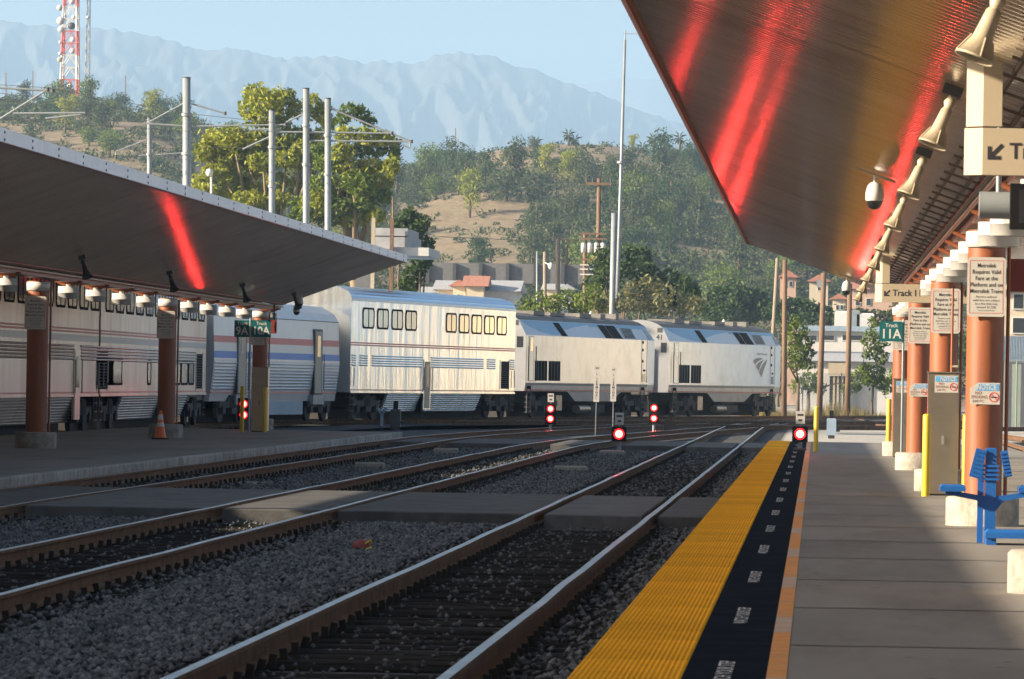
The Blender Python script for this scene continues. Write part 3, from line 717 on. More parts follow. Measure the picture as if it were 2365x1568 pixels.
# ------------------------------------------------------------------ platform furniture
def cabinet(x, y, w, d, hh, label, note=True):
    t = thing('steel_cabinet', label, 'cabinet', (x, y, 0))
    MB().bevbox(x - w/2, x + w/2, y - d/2, y + d/2, .03, hh, .012).build('case', M['stainless'], t)
    MB().box2(x - w/2 + .02, x + w/2 - .02, y - d/2 + .02, y + d/2 - .02, 0, .03).build('plinth', M['dark'], t)
    MB().box2(x - w/2 - .015, x + w/2 + .015, y - d/2 - .015, y + d/2 + .015, hh + .001, hh + .02).build('cap', M['stainless'], t)
    dr = MB().box2(x - w/2 + .02, x + w/2 - .02, y - d/2 - .008, y - d/2 - .001, .08, hh - .06).build('door', M['stainless'], t)
    MB().box2(x - .018, x + .018, y - d/2 - .035, y - d/2 - .008, hh * .42, hh * .49).build('padlock', M['galv'], dr)
    MB().cyl((x + w*.25, y, hh + .02), (x + w*.25, y, hh + 1.25), .018, n=8).build('conduit', M['coral'], t)
    MB().cyl((x + w*.25, y, hh + .10), (x + w*.45, y, hh + .10), .018, n=8).build('elbow', M['ivory'], t)
cabinet(1.86, 79.6, .46, .36, 1.80, 'tall stainless steel cabinet before the second right column')
notice(1.90, 79.6 - .18 - .013, 1.64, 'no smoking notice on the front of the near steel cabinet')
cabinet(1.93, 121.4, .42, .36, 1.75, 'stainless steel cabinet at the farthest right column')
notice(1.95, 121.4 - .18 - .013, 1.58, 'small no smoking notice on the far steel cabinet')
cabinet(-15.62, 152.0, .46, .40, 1.80, 'stainless steel cabinet between two yellow bollards on the left platform')
def bollard(x, y, hh, label):
    t = MB(); t.lathe([(.058, 0), (.058, hh - .03), (.05, hh - .008), (.03, hh), (0, hh + .002)], 16, Matrix.Translation((x, y, 0)))
    o = t.build('bollard', M['yellow'], None, Vector((x, y, 0))); setp(o, label, 'bollard', 'yellow bollards')
bollard(0.0, 129, 1.08, 'yellow bollard alone in the middle of the right platform end')
bollard(1.665, 124.5, 1.30, 'farthest yellow bollard by the right row of columns')
bollard(1.61, 78.9, 1.2, 'nearest yellow bollard, left of the steel cabinet')
bollard(2.20, 79.2, 1.2, 'yellow bollard mostly hidden behind the nearest right column')
bollard(-15.93, 150.2, 1.28, 'left of the two yellow bollards on the left platform')
bollard(-15.32, 150.4, 1.26, 'right of the two yellow bollards on the left platform')
def track_sign(x0, x1, zb, zt, y, s, px, label, m='teal', ht=None):
    t = thing('track_number_sign', label, 'sign', (px, y, 0)); U, V = (1, 0, 0), (0, 0, 1); cx = (x0 + x1) / 2; hh = zt - zb
    MB().box2(x0, x1, y - .012, y, zb, zt).build('plate', M[m], t)
    w = MB(); text(w, 'Track', (cx + .01, y - .015, zt - hh * .2), U, V, hh * .27, bold=.015); text(w, s, (cx, y - .015, zb + hh * .36), U, V, hh * .66, (x1 - x0) * .8, bold=.02); w.build('lettering', M['whitemetal'], t)
    MB().cyl((px, y + .03, 0), (px, y + .03, zt + .06), .025, n=8).build('post', M['galv'], t)
a = at(541, 778, 150); b = at(577, 740, 150); track_sign(a.x, b.x, a.z, b.z, 150, '9A', b.x + .02, 'dark green sign reading Track 9A')
a = at(580, 778, 149.6); b = at(626, 740, 149.6); track_sign(a.x, b.x, a.z, b.z, 149.6, '10A', a.x - .03, 'dark green sign reading Track 10A')
a = at(2030, 788, 118); b = at(2084, 743, 118); track_sign(a.x, b.x, a.z, b.z, 118, '11A', b.x + .02, 'teal sign reading Track 11A')
def mbox(x0, x1, y, z0, z1, ztop, label):
    t = thing('maroon_box', label, 'box', ((x0 + x1) / 2, y, z0)); MB().bevbox(x0, x1, y - .1, y + .1, z0, z1, .01).build('case', M['maroon'], t)
    MB().box2((x0 + x1) / 2 - .02, (x0 + x1) / 2 + .02, y - .02, y + .02, z1, ztop).build('hanger', M['dark'], t)
mbox(2.22, 2.60, 63.0, 2.72, 3.10, 3.55, 'maroon hanging box right of the nearest column')
a = at(626, 770, 153); b = at(639, 740, 153); mbox(a.x, b.x, 153, a.z, b.z, 3.6, 'maroon hanging box behind the Track 10A sign')

# traffic cone
p = gnd(370, 1014, 0); t = thing('traffic_cone', 'orange traffic cone with white bands on the left platform', 'cone', p)
T = Matrix.Translation(p)
MB().bevbox(p.x - .19, p.x + .19, p.y - .19, p.y + .19, 0, .035, .01).build('base', M['black'], t)
MB().lathe([(.155, .035), (.14, .06), (.033, .68), (.02, .70), (0, .70)], 20, T).build('body', M['cone'], t)
for z0, z1 in ((.30, .40), (.47, .60)):
    r = lambda z: .14 + (.033 - .14) * (z - .06) / .62 + .003
    MB().lathe([(r(z0), z0), (r(z1), z1)], 20, T).build('band', M['white'], t)

# blue perch seat
p = Vector((1.80, 55.6, 0)); t = thing('perch_seat', 'blue metal perch seat with flat pads and slatted backrests', 'seat', p); x, y = p.x, p.y
MB().bevbox(x - .055, x + .055, y - .05, y + .05, 0, .98, .01).build('post', M['blue'], t)
MB().bevbox(x - .13, x - .07, y + .02, y + .1, 0, .90, .01).build('post', M['blue'], t)
MB().prism([(-.46, .50), (-.14, .44), (-.06, .34), (.06, .34), (.14, .44), (.46, .50), (.46, .55), (.1, .49), (-.1, .49), (-.46, .55)], (x, y - .04, 0), (1, 0, 0), (0, 0, 1), (0, .08, 0)).build('crossbar', M['blue'], t)
for cx in (-.39, .41):
    MB().bevbox(x + cx - .13, x + cx + .13, y - .22, y + .16, .53, .60, .02).build('pad', M['blue'], t)
MB().bevbox(x - .06, x + .40, y - .62, y - .10, .07, .155, .03).build('pad', M['blue'], t)
MB().box2(x - .05, x + .05, y - .55, y, 0, .068).build('foot_bar', M['blue'], t)
for cx, w_, hh_, rot in ((-.135, .11, .30, .24), (.155, .075, .27, -.2)):
    b = MB(); Mr = Matrix.Rotation(rot, 3, 'Y')
    b.box((x + cx, y - .05, .82), (w_, .05, hh_), M=Mr)
    for k in range(7): b.box(Vector((x + cx, y - .08, .82)) + Mr @ Vector((0, 0, -hh_ * .42 + k * hh_ * .14)), (w_ * 1.05, .02, .022), M=Mr)
    b.build('backrest', M['blue'], t)
for k in range(4): MB().box((x, y - .062, .66 + k * .045), (.17, .025, .024)).build('slat', M['blue'], t)
for cx in (-.03, .03): MB().cyl((x + cx, y - .052, .03), (x + cx, y - .06, .03), .012, n=6).build('bolt', M['galv'], t)
# ------------------------------------------------------------------ the train
def solve_t(P0, P1, z, x):
    lo, hi = -.2, 1.2
    for _ in range(50):
        t = (lo + hi) / 2; X = P0[0] + (P1[0] - P0[0]) * t; Y = P0[1] + (P1[1] - P0[1]) * t
        px = VX + F * X / Y + ROLL * F * (z - CAMZ) / Y
        lo, hi = (t, hi) if px < x else (lo, t)
    return t
class Car:
    # local frame: x runs forward from the rear corner of the visible side, y = 0 is that side, +y goes into the car, z from rail top
    def __init__(s, name, label, P0, P1, z0):
        s.P0, s.P1, s.z0 = P0, P1, z0; s.L = math.hypot(P1[0] - P0[0], P1[1] - P0[1])
        s.root = thing(name, label, 'train car' if 'loco' not in name else 'locomotive', (P0[0], P0[1], z0), math.atan2(P1[1] - P0[1], P1[0] - P0[0]), local=True)
    def x(s, px, z=2.0): return solve_t(s.P0, s.P1, s.z0 + z, px) * s.L
    def part(s, mb, name, m, parent=None): return mb.build(name, m, parent or s.root, Vector((0, 0, 0)))
    def sbox(s, x0, x1, z0, z1, proud, name, m, depth=.02, parent=None):
        return s.part(MB().box2(x0, x1, -proud, -proud + depth, z0, z1), name, m, parent)
    def window(s, x0, x1, z0, z1, pane_m, mull=True, fr=.07):
        P = lambda i, r: [(x0 + i + r, z0 + i), (x1 - i - r, z0 + i), (x1 - i, z0 + i + r), (x1 - i, z1 - i - r), (x1 - i - r, z1 - i), (x0 + i + r, z1 - i), (x0 + i, z1 - i - r), (x0 + i, z0 + i + r)]
        a = P(-fr, .12); b = P(0, .1); mb = MB(); n = 8
        va = [(q[0], -.022, q[1]) for q in a] + [(q[0], -.022, q[1]) for q in b]
        mb.add(va, [(i, n + i, n + (i + 1) % n, (i + 1) % n) for i in range(n)])
        mb.add([(q[0], -.022, q[1]) for q in a] + [(q[0], .0, q[1]) for q in a], [(i, (i + 1) % n, n + (i + 1) % n, n + i) for i in range(n)])
        w = s.part(mb, 'window', M['black'])
        s.part(MB().add([(q[0], -.012, q[1]) for q in b], [tuple(range(n))]), 'pane', pane_m, w)
        if mull: s.part(MB().box2((x0 + x1) / 2 - .035, (x0 + x1) / 2 + .035, -.02, -.010, z0, z1), 'mullion', M['black'], w)
    def truck(s, xc, wb, r=.46, axles=2, W=2.6, fm='under'):
        for k in range(axles):
            t = MB()
            xx = xc + (k - (axles - 1) / 2) * wb
            for yy in (.18, W - .22): t.cyl((xx, yy, r), (xx, yy + .13, r), r, n=20)
            t.cyl((xx, .05, r), (xx, .17, r), .17, n=10); t.cyl((xx, .15, r), (xx, W, r), .08, n=8)
            s.part(t, 'wheelset', M['under'])
        f = MB(); hw = wb * (axles - 1) / 2
        f.prism([(-hw - .5, .50), (hw + .5, .50), (hw + .5, .72), (hw * .5, .72), (hw * .35, .86), (-hw * .35, .86), (-hw * .5, .72), (-hw - .5, .72)], (xc, .06, 0), (1, 0, 0), (0, 0, 1), (0, .12, 0))
        f.box2(xc - .35, xc + .35, .0, .3, .30, .50); f.box2(xc - hw - .2, xc - hw + .2, .02, .16, .30, .56); f.box2(xc + hw - .2, xc + hw + .2, .02, .16, .30, .56)
        s.part(f, 'truck_frame', M[fm])
        sp = MB()
        for dx in (-.28, 0, .28): sp.cyl((xc + dx, .1, .50), (xc + dx, .1, .92), .09, n=8)
        s.part(sp, 'springs', M['under'])
    def flutes(s, x0, x1, z0, z1, n, name, m, dark=None, y0=0, lean=0.0):
        mb = MB(); p = (z1 - z0) / n
        for k in range(n):
            za = z0 + k * p; ya = y0 + lean * (z1 - (za + p / 2))
            pr = [(0, .06 * p), (-.035, .22 * p), (-.045, .45 * p), (-.035, .68 * p), (0, .84 * p)]
            mb.prism([(q[0] + ya, za + q[1]) for q in pr], (x0, 0, 0), (0, 1, 0), (0, 0, 1), (x1 - x0, 0, 0))
        return s.part(mb, name, m)
def superliner(name, label, P0, P1, z0, up, low, door, louv, flut, skirt, belt, pane, side='steelcar', curtains=True):
    c = Car(name, label, P0, P1, z0); L, W, m = c.L, 3.1, M[side]
    # shell with a ribbed arched roof
    prof = [(0, 1.02), (0, 4.37)]; n = 30
    for k in range(1, n):
        a = math.pi * k / n; r = 1 + (.010 if k % 2 else -.004)
        prof.append((W / 2 - W / 2 * r * math.copysign(abs(math.cos(a)) ** .62, math.cos(a)), 4.37 + .56 * r * math.sin(a) ** .75))
    prof += [(W, 4.37), (W, 1.02)]
    b = MB(); N = len(prof)
    va = [(0, q[0], q[1]) for q in prof] + [(L, q[0], q[1]) for q in prof]
    for i in range(N - 1): b.add([va[i], va[N + i], va[N + i + 1], va[i + 1]], [(0, 3, 2, 1)], 1 if 1 <= i < N - 2 else 0)
    b.add(va[:N], [tuple(range(N))], 0); b.add(va[N:], [tuple(range(N - 1, -1, -1))], 0); b.quad((0, 0, 1.02), (L, 0, 1.02), (L, W, 1.02), (0, W, 1.02), mi=2)
    c.part(b, 'body', [m, M['roofsky'], M['under']])
    for x0, x1 in up: c.window(x0, x1, 3.44, 4.08, pane)
    for x0, x1 in low: c.window(x0, x1, 1.38, 2.0, M['win'], False)
    c.sbox(.03, L - .03, 4.30, 4.36, .02, 'eave_rail', m); c.sbox(.03, L - .03, 3.27, 3.31, .012, 'belt_rail', m)
    for z in (2.84, 2.76): c.sbox(.02, L - .02, z - .03, z + .02, .006, 'stripe', M['softred'], .012)
    if belt: c.sbox(.02, L - .02, 2.50, 2.68, .005, 'grey_band', M['greyband'], .01)
    c.sbox(.02, L - .02, 1.09, 1.13, .007, 'stripe', M['softred'], .012); c.sbox(0, L, 1.0, 1.06, .03, 'side_sill', m, .05)
    for x0, x1 in flut: c.flutes(x0, x1, 1.98, 2.42, 5, 'fluting', m)
    for x0, x1 in skirt:
        sk = MB(); sk.prism([(.03, 1.0), (.30, .29), (.34, .29), (.10, 1.0)], (x0, 0, 0), (0, 1, 0), (0, 0, 1), (x1 - x0, 0, 0)); c.part(sk, 'skirt', M['greyband'])
        c.flutes(x0, x1, .30, .98, 9, 'skirt_rib', m, y0=.03, lean=.38)
    for x0, x1 in louv:
        lv = MB(); lv.box2(x0, x1, -.012, .004, 1.2, 2.32); o = c.part(lv, 'louvre', M['black'])
        for k in range(13):
            c.part(MB().box(((x0 + x1) / 2, -.018, 1.26 + k * .083), (x1 - x0, .03, .018), M=Matrix.Rotation(.6, 3, 'X')), 'louvre_blade', M['dark'], o)
        c.sbox(x0 - .09, x0 - .002, 1.15, 2.37, .02, 'louvre_frame', m); c.sbox(x1 + .002, x1 + .09, 1.15, 2.37, .02, 'louvre_frame', m)
    for x0, x1 in door:
        o = c.sbox(x0 - .12, x1 + .12, .38, 2.30, .03, 'door_frame', m, .06)
        c.part(MB().box2(x0, x1, -.04, -.031, .42, 2.22), 'door', M['beige'] if curtains else m, o)
        c.part(MB().box2(x0 + .2 * (x1 - x0), x1 - .2 * (x1 - x0), -.048, -.041, 1.25, 2.1), 'door_window', M['win'], o)
        for xx in (x0 - .2, x1 + .2): c.part(MB().cyl((xx, -.07, 1.1), (xx, -.07, 2.0), .018, n=6), 'grab_rail', M['galv'], o)
    c.truck(2.6, 2.6); c.truck(L - 2.6, 2.6)
    st = MB()
    for xx in (.35, L - .35):
        for k in range(3): st.box2(xx - .25, xx + .25, .0, .22, .32 + k * .24, .35 + k * .24)
        for e in (-.25, .25): st.box2(xx + e - .015, xx + e + .015, .02, .05, .3, 1.02)
    c.part(st, 'end_step', M['dark'])
    for xx in (.3, L - .3): c.part(MB().cyl((xx, -.06, 1.25), (xx, -.06, 1.95), .02, n=6), 'grab_rail', M['galv'])
    c.part(MB().box2(-.35, 0, .8, 2.3, 1.0, 3.4), 'diaphragm', M['dark']); c.part(MB().box2(L, L + .35, .8, 2.3, 1.0, 3.4), 'diaphragm', M['dark'])
    c.part(MB().box2(.6, L - .6, 1.0, 2.2, .02, 1.01), 'underfloor_gear_fill', M['under'])  # box carried down to the rails to block bright ground, keeping the underside dark
    return c
SL0, SL1 = (-17.03, 197.5), (-12.40, 222.0)
_c = Car.__new__(Car); _c.P0, _c.P1, _c.z0 = SL0, SL1, 0.0; _c.L = math.hypot(SL1[0] - SL0[0], SL1[1] - SL0[1])
zx = lambda z: (1200 + z / 2.904) / 1.5334       # reading of an enlarged view, back to the frame
wx = lambda a, b, z=3.7: (_c.x(zx(a), z), _c.x(zx(b), z))
superliner('sleeping_car', 'bright stainless double deck sleeping car with cream curtained windows', SL0, SL1, 0.0,
           [wx(a + 8, b - 6) for a, b in ((240, 360), (390, 507), (537, 655), (680, 798), (1097, 1207), (1230, 1337), (1360, 1467), (1490, 1597), (1620, 1722))], [],
           [wx(872, 925, 1.5)], [wx(1660, 1745, 1.8)],
           [wx(135, 165, 2.2), wx(215, 285, 2.2), wx(345, 850, 2.2), wx(948, 1478, 2.2), wx(1525, 1600, 2.2), wx(1755, 1795, 2.2)],
           [wx(500, 840, .7), wx(930, 1460, .7)], False, M['curtain'])
# the two double deck coaches beside the left platform
def coach(name, label, y0, y1, px_up, px_low, pdoor, plouv, pane, z0=-.08):
    P0, P1 = (-20.05, y0), (-20.05, y1); c = Car.__new__(Car); c.P0, c.P1, c.z0 = P0, P1, z0; c.L = y1 - y0
    X = lambda a, b, z: (max(.3, c.x(a, z)), min(c.L - .3, c.x(b, z)))
    L = c.L
    up = px_up if px_up and px_up[0][0] < 100 and px_up[0][1] < 60 else [X(a, b, 3.7) for a, b in px_up]
    doors = [X(a, b, 1.5) for a, b in pdoor]; lou = [X(a, b, 1.8) for a, b in plouv]; low = [X(a, b, 1.6) for a, b in px_low]
    cuts = sorted([(a - .25, b + .25) for a, b in doors] + [(a - .2, b + .2) for a, b in lou]); fl = []; x = .4
    for a, b in cuts:
        if a - x > .6: fl.append((x, a))
        x = b
    if L - .4 - x > .6: fl.append((x, L - .4))
    sk = []; x = 5.0
    for a, b in sorted(doors):
        if x < a - .3 < L - 5: sk.append((x, a - .15)); x = b + .15
    sk.append((x, L - 5))
    return superliner(name, label, P0, P1, z0, up, low, doors, lou, fl, sk, True, pane, 'steelshade', curtains=False)
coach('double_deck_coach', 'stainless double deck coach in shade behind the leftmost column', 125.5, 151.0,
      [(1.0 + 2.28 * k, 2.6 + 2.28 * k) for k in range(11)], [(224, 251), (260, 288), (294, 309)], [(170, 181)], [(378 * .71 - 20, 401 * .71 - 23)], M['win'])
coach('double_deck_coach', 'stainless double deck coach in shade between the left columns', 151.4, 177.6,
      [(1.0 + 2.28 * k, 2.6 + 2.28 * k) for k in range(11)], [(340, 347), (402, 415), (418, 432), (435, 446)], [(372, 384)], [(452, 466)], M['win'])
for i, (y, e, zc) in enumerate(((-6.6, 19.0, .3), (19.4, 44.8, .3), (45.2, 60.8, .3), (61.2, 77.4, -.08), (77.8, 99.0, .15), (99.4, 125.1, -.05))):  # unseen coaches added as sun blockers, lengths and roof heights set to shape shade
    coach('double_deck_coach', f'unseen coach added beyond the left edge to block the sun, {ORD[i]} from the camera', y, e, [(1.0 + 2.28 * k, 2.6 + 2.28 * k) for k in range(int((e - y - 1.2) / 2.28))], [], [], [], M['win'], zc)
# single level dormitory / baggage car with red and blue bands
B0, B1 = (-19.85, 178.2), (-17.35, 196.6)
c = Car('baggage_car', 'grey single deck car with faded red and blue bands', B0, B1, -.02); L, W = c.L, 3.05
prof = [(.16, .72), (.02, 1.75), (0, 2.1), (.05, 3.55), (.22, 3.85), (.7, 4.12), (W / 2, 4.24), (W - .7, 4.12), (W - .22, 3.85), (W - .05, 3.55), (W, 2.1), (W - .02, 1.75), (W - .16, .72)]
b = MB(); b.prism(prof, (0, 0, 0), (0, 1, 0), (0, 0, 1), (L, 0, 0)); c.part(b, 'body', M['carpanel'])
yx = lambda z: .05 * max(0, (z - 2.1) / 1.45)
def bandy(z0, z1, pr): return MB().prism([(yx(z0) - pr, z0), (yx(z1) - pr, z1), (yx(z1) + .01, z1), (yx(z0) + .01, z0)], (.02, 0, 0), (0, 1, 0), (0, 0, 1), (L - .04, 0, 0))
c.part(bandy(2.68, 2.90, .006), 'red_band', M['softred']); c.part(bandy(2.40, 2.67, .004), 'pale_band', M['whitemetal']); c.part(bandy(2.16, 2.39, .006), 'blue_band', M['softblue'])
c.part(bandy(3.55, 3.58, .004), 'roof_seam', M['dark'])
c.flutes(.1, L - .1, 1.10, 2.06, 9, 'fluting', M['carpanel'], y0=.02, lean=.1)
c.sbox(.02, L - .02, 1.0, 1.04, -.09, 'stripe', M['softred'], .03)
for px in (549, 726):
    x0 = c.x(px, 2.3); x1 = x0 + 1.0
    o = c.part(MB().box2(x0 - .1, x1 + .2, -.012, .05, .95, 3.28), 'door_recess', M['dark'])
    c.part(MB().box2(x0, x1, -.035, -.014, 1.0, 3.2), 'door', M['stucco'], o)
    c.part(MB().box2(x0 + .28, x1 - .25, -.045, -.036, 2.3, 3.05), 'door_window', M['win'], o)
    c.part(MB().box2(x0 - .3, x1 + .4, -.05, .2, .60, .93), 'step_well', M['locogrey'])
    for xx in (x0 - .16, x1 + .28): c.part(MB().cyl((xx, -.06, 1.1), (xx, -.06, 2.4), .02, n=6), 'grab_rail', M['galv'])
c.part(MB().box2(5.2, L - 5.2, .12, W - .12, .25, .72), 'equipment_box', M['bluegrey']); c.part(MB().box2(.6, L - .6, 1.0, 2.2, .02, .71), 'underfloor_gear_fill', M['under'])
c.truck(2.9, 2.6); c.truck(L - 2.9, 2.6)
c.part(MB().box2(-.3, 0, .8, 2.3, .9, 3.6), 'diaphragm', M['dark']); c.part(MB().box2(L, L + .6, .8, 2.3, .9, 3.6), 'diaphragm', M['dark'])
# Superliner end wall is higher than its neighbour: its black upper doorway
# ------------------------------------------------------------------ locomotives
def loco(label, P0, P1, z0, zxf, num, logo, feat):
    c = Car('locomotive', label, P0, P1, z0); L, W = c.L, 2.95; X = lambda a, z=2.2: c.x(zxf(a), z)
    low = [(.05, 1.12), (0, 1.45), (0, 3.45)]; up = [(.0, 3.45), (.17, 3.78), (.34, 4.10)]; roof = [(.34, 4.10), (.62, 4.27), (1.0, 4.39), (W / 2, 4.44)]
    noseL, noseU = L, L - .9
    b = MB(); mir = lambda q: (W - q[0], q[1])
    xs = [0, L - 1.5, L]                                              # nose rounds off in plan
    def ring(q, x, k): return [(x, q[0] + k, q[1])]
    def strip(p, mi):
        for s in (0, 1):
            for i in range(len(p) - 1):
                for j in range(len(xs) - 1):
                    ins = lambda x, z: (.10 if x == L else 0) + (0 if z < 3.05 else 0)
                    fx = lambda x, z: x - (max(0, z - 3.45) * .75 if x == L else 0) - (max(0, 3.45 - z) * .03 if x == L else 0)
                    q = [(xs[j], p[i]), (xs[j + 1], p[i]), (xs[j + 1], p[i + 1]), (xs[j], p[i + 1])]
                    v = []
                    for x, pt in q:
                        yy = pt[0] + ins(x, pt[1]); v.append((fx(x, pt[1]), yy if s == 0 else W - yy, pt[1]))
                    b.add(v if s == 0 else v[::-1], [(0, 1, 2, 3)], mi)
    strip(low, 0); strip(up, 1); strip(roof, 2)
    full = low + up[1:] + roof[1:]; ends = full + [mir(q) for q in full[::-1]][1:]
    b.add([(0, q[0], q[1]) for q in ends], [tuple(range(len(ends)))], 5)
    fx = lambda z: L - max(0, z - 3.45) * .75 - max(0, 3.45 - z) * .03
    for i in range(len(full) - 1):
        a0, a1 = full[i], full[i + 1]
        if a0 == a1: continue
        b.add([(fx(a0[1]), a0[0] + .10, a0[1]), (fx(a0[1]), W - a0[0] - .10, a0[1]), (fx(a1[1]), W - a1[0] - .10, a1[1]), (fx(a1[1]), a1[0] + .10, a1[1])], [(0, 1, 2, 3)], 3 if a0[1] >= 3.45 else 0)
    b.quad((0, .05, 1.12), (L, .15, 1.12), (L, W - .15, 1.12), (0, W - .05, 1.12), mi=4)
    c.part(b, 'body', [M['loco'], M['locoup'], M['locoroof'], M['locoblue'], M['under'], M['locoendshade']])
    # upper panels lie on the sloping shoulder
    yu = lambda z: .34 * (z - 3.45) / .65
    zm = lambda z: 3.45 + (z - 3.0) * .65 / .8
    def upoly(pts, name, m, pr=.006, parent=None):
        mb = MB(); n = len(pts)
        nrm = Vector((0, -.886, .463)) * pr
        mb.add([Vector((x, yu(zm(z)), zm(z))) + nrm for x, z in pts], [tuple(range(n))]); return c.part(mb, name, m, parent)
    xr = feat['blue']
    arc = [(X(xr[0]), 3.78)]
    for k in range(1, 12): a = k / 12; arc.append((X(xr[0]) + (X(xr[1]) - X(xr[0])) * a, 3.78 - .70 * math.sin(math.pi * min(1, a * .56 + .02)) ** .8))
    arc += [(X(xr[1]) + .5, 3.30), (X(xr[1]) + 2.4, 3.52), (X(xr[1]) + 5, 3.70), (X(xr[1]) + 5, 3.79)]
    upoly(arc, 'blue_swoosh', M['locoblue'], .004)
    upoly([(X(xr[1]) + 5.0, 3.60), (L - .8, 3.60), (L - .9, 3.79), (X(xr[1]) + 5.0, 3.79)], 'blue_edge', M['locoblue'], .004)
    for a0, a1 in feat['dark']:
        xa, xb = X(a0, 3.4), X(a1, 3.4); upoly([(xa + .24, 3.03), (xb + .24, 3.03), (xb - .24, 3.72), (xa - .24, 3.72)], 'slanted_vent', M['black'], .012)
    xa, xb = [X(v, 3.4) for v in feat['louv']]
    o = upoly([(xa + .2, 3.06), (xb + .2, 3.06), (xb - .2, 3.62), (xa - .1, 3.62)], 'side_louvre', M['grey'], .010)
    for k in range(8):
        z = 3.09 + k * .068; upoly([(xa + .25, z), (xb + .1, z), (xb + .08, z + .034), (xa + .22, z + .034)], 'louvre_slot', M['black'], .014, o)
    xa, xb = [X(v, 3.4) for v in feat['cab']]
    upoly([(xa + .3, 3.08), (xb, 3.08), (xb - .42, 3.58), (xa, 3.58)], 'cab_window', M['win'], .014)
    c.part(MB().add([(L - .06 - .75 * d, y_, 3.45 + d) for d, y_ in ((.08, .25), (.08, 1.35), (.48, 1.3), (.48, .42))], [(0, 1, 2, 3)]), 'windscreen', M['win'])
    # lower side
    c.sbox(0.02, L - .1, 1.14, 1.18, .008, 'red_stripe', M['redstripe'], .03)
    c.part(MB().prism([(.045, 1.185), (-.006, 1.47), (.02, 1.47), (.07, 1.185)], (.02, 0, 0), (0, 1, 0), (0, 0, 1), (L - 1.55, 0, 0)), 'lower_band', M['locogrey'])
    c.sbox(.02, L - 1.5, 3.435, 3.46, .012, 'belt_seam', M['loco'])
    xa, xb = X(feat['grille'][0], 1.9), X(feat['grille'][1], 1.9); mid = (xa + xb) / 2
    for p, q in ((xa, mid - .1), (mid + .1, xb)):
        o = c.sbox(p, q, 1.56, 2.40, .010, 'radiator_grille', M['black'])
        for k in range(1, 4): c.part(MB().box2(p + (q - p) * k / 4 - .03, p + (q - p) * k / 4 + .03, -.022, -.011, 1.58, 2.38), 'grille_bar', M['dark'], o)
    c.sbox(xa - .1, xb + .1, 2.405, 2.46, .016, 'grille_frame', M['loco']); c.sbox(xa - .1, xb + .1, 1.50, 1.555, .016, 'grille_frame', M['loco']); c.sbox(mid - .098, mid + .098, 1.56, 2.40, .014, 'grille_frame', M['loco'])
    xa, xb = X(feat['door'][0], 2), X(feat['door'][1], 2)
    o = c.sbox(xa - .12, xb + .12, 1.53, 3.42, .006, 'engine_room_door', M['locogrey']); c.part(MB().box2(xa - .05, xb + .05, -.016, -.008, 1.56, 3.39), 'door_leaf', M['loco'], o)
    c.part(MB().box2(xa + .05, xb - .05, -.024, -.017, 2.80, 3.33), 'door_window', M['curtain'], o)
    for xx in (xa - .3, xb + .3): c.part(MB().cyl((xx, -.06, 1.55), (xx, -.06, 3.0), .022, n=6), 'grab_rail', M['dark'])
    xa, xb = X(feat['cabdoor'][0], 2), X(feat['cabdoor'][1], 2)
    for xx in (xa, xb): c.sbox(xx - .04, xx + .04, 1.55, 3.50, .008, 'door_seam', M['locogrey'])
    c.sbox(xa + .2, xb - .2, 1.58, 1.95, .012, 'step_recess', M['win']); c.sbox(xa + .25, xb - .25, 2.05, 2.14, .012, 'door_handle', M['black'])
    for z in (2.45, 2.95, 3.3): c.sbox(xa + .05, xa + .22, z, z + .12, .03, 'hinge', M['black'])
    for px in feat['ladder']:
        x = X(px, .8); lb = MB()
        for k in range(5): lb.box2(x - .28, x + .28, -.02, .12, .22 + k * .21, .25 + k * .21)
        for e in (-.28, .28): lb.box2(x + e - .02, x + e + .02, -.01, .03, .2, 1.2)
        c.part(lb, 'ladder', M['dark']); c.sbox(x - .26, x + .26, 1.2, 1.34, .012, 'step_pocket', M['black'])
    # fuel tank, reservoirs, trucks
    xa, xb = X(feat['tank'][0], .8), X(feat['tank'][1], .8)
    c.part(MB().prism([(0, 1.11), (xb - xa, 1.11), (xb - xa - 1.5, .70), (1.2, .70)], (xa, .02, 0), (1, 0, 0), (0, 0, 1), (0, W - .04, 0)), 'fuel_tank', M['locogrey'])
    xm = (xa + xb) / 2
    c.part(MB().cyl((xm - 2.1, .25, .36), (xm - .4, .25, .36), .19, n=18), 'air_reservoir', M['tank']); c.part(MB().box2(xm, xm + 2.2, .2, 1.4, .2, .555), 'battery_box', M['under'])
    c.truck(3.1, 2.75, .51, 2, 2.7, 'under'); c.truck(L - 3.1, 2.75, .51, 2, 2.7, 'under')
    c.part(MB().box2(xa - 1.4, xa - .5, .1, .5, .3, .95), 'sand_box', M['tank']); c.part(MB().box2(.6, L - .6, 1.0, 2.0, .02, 1.1), 'underfloor_gear_fill', M['under'])
    c.part(MB().prism([(0, .2), (.5, .2), (.25, .95), (0, .95)], (L - .5, .3, 0), (1, 0, 0), (0, 0, 1), (0, W - .6, 0)), 'pilot', M['dark'])
    # roof gear
    for xx, w, hh in ((L * .18, 1.6, .12), (L * .3, 2.2, .09), (L * .52, 1.8, .13), (L * .68, .8, .16), (L * .8, .5, .2)): c.part(MB().bevbox(xx, xx + w, .8, W - .8, 4.36, 4.40 + hh, .02), 'roof_hatch', M['locoroof'])
    c.part(MB().cyl((L * .72, W / 2, 4.4), (L * .72, W / 2, 4.68), .12, .05, n=8), 'antenna', M['whitemetal']); c.part(MB().box2(L * .86, L * .88, 1.2, 1.8, 4.3, 4.54), 'horn', M['dark'])
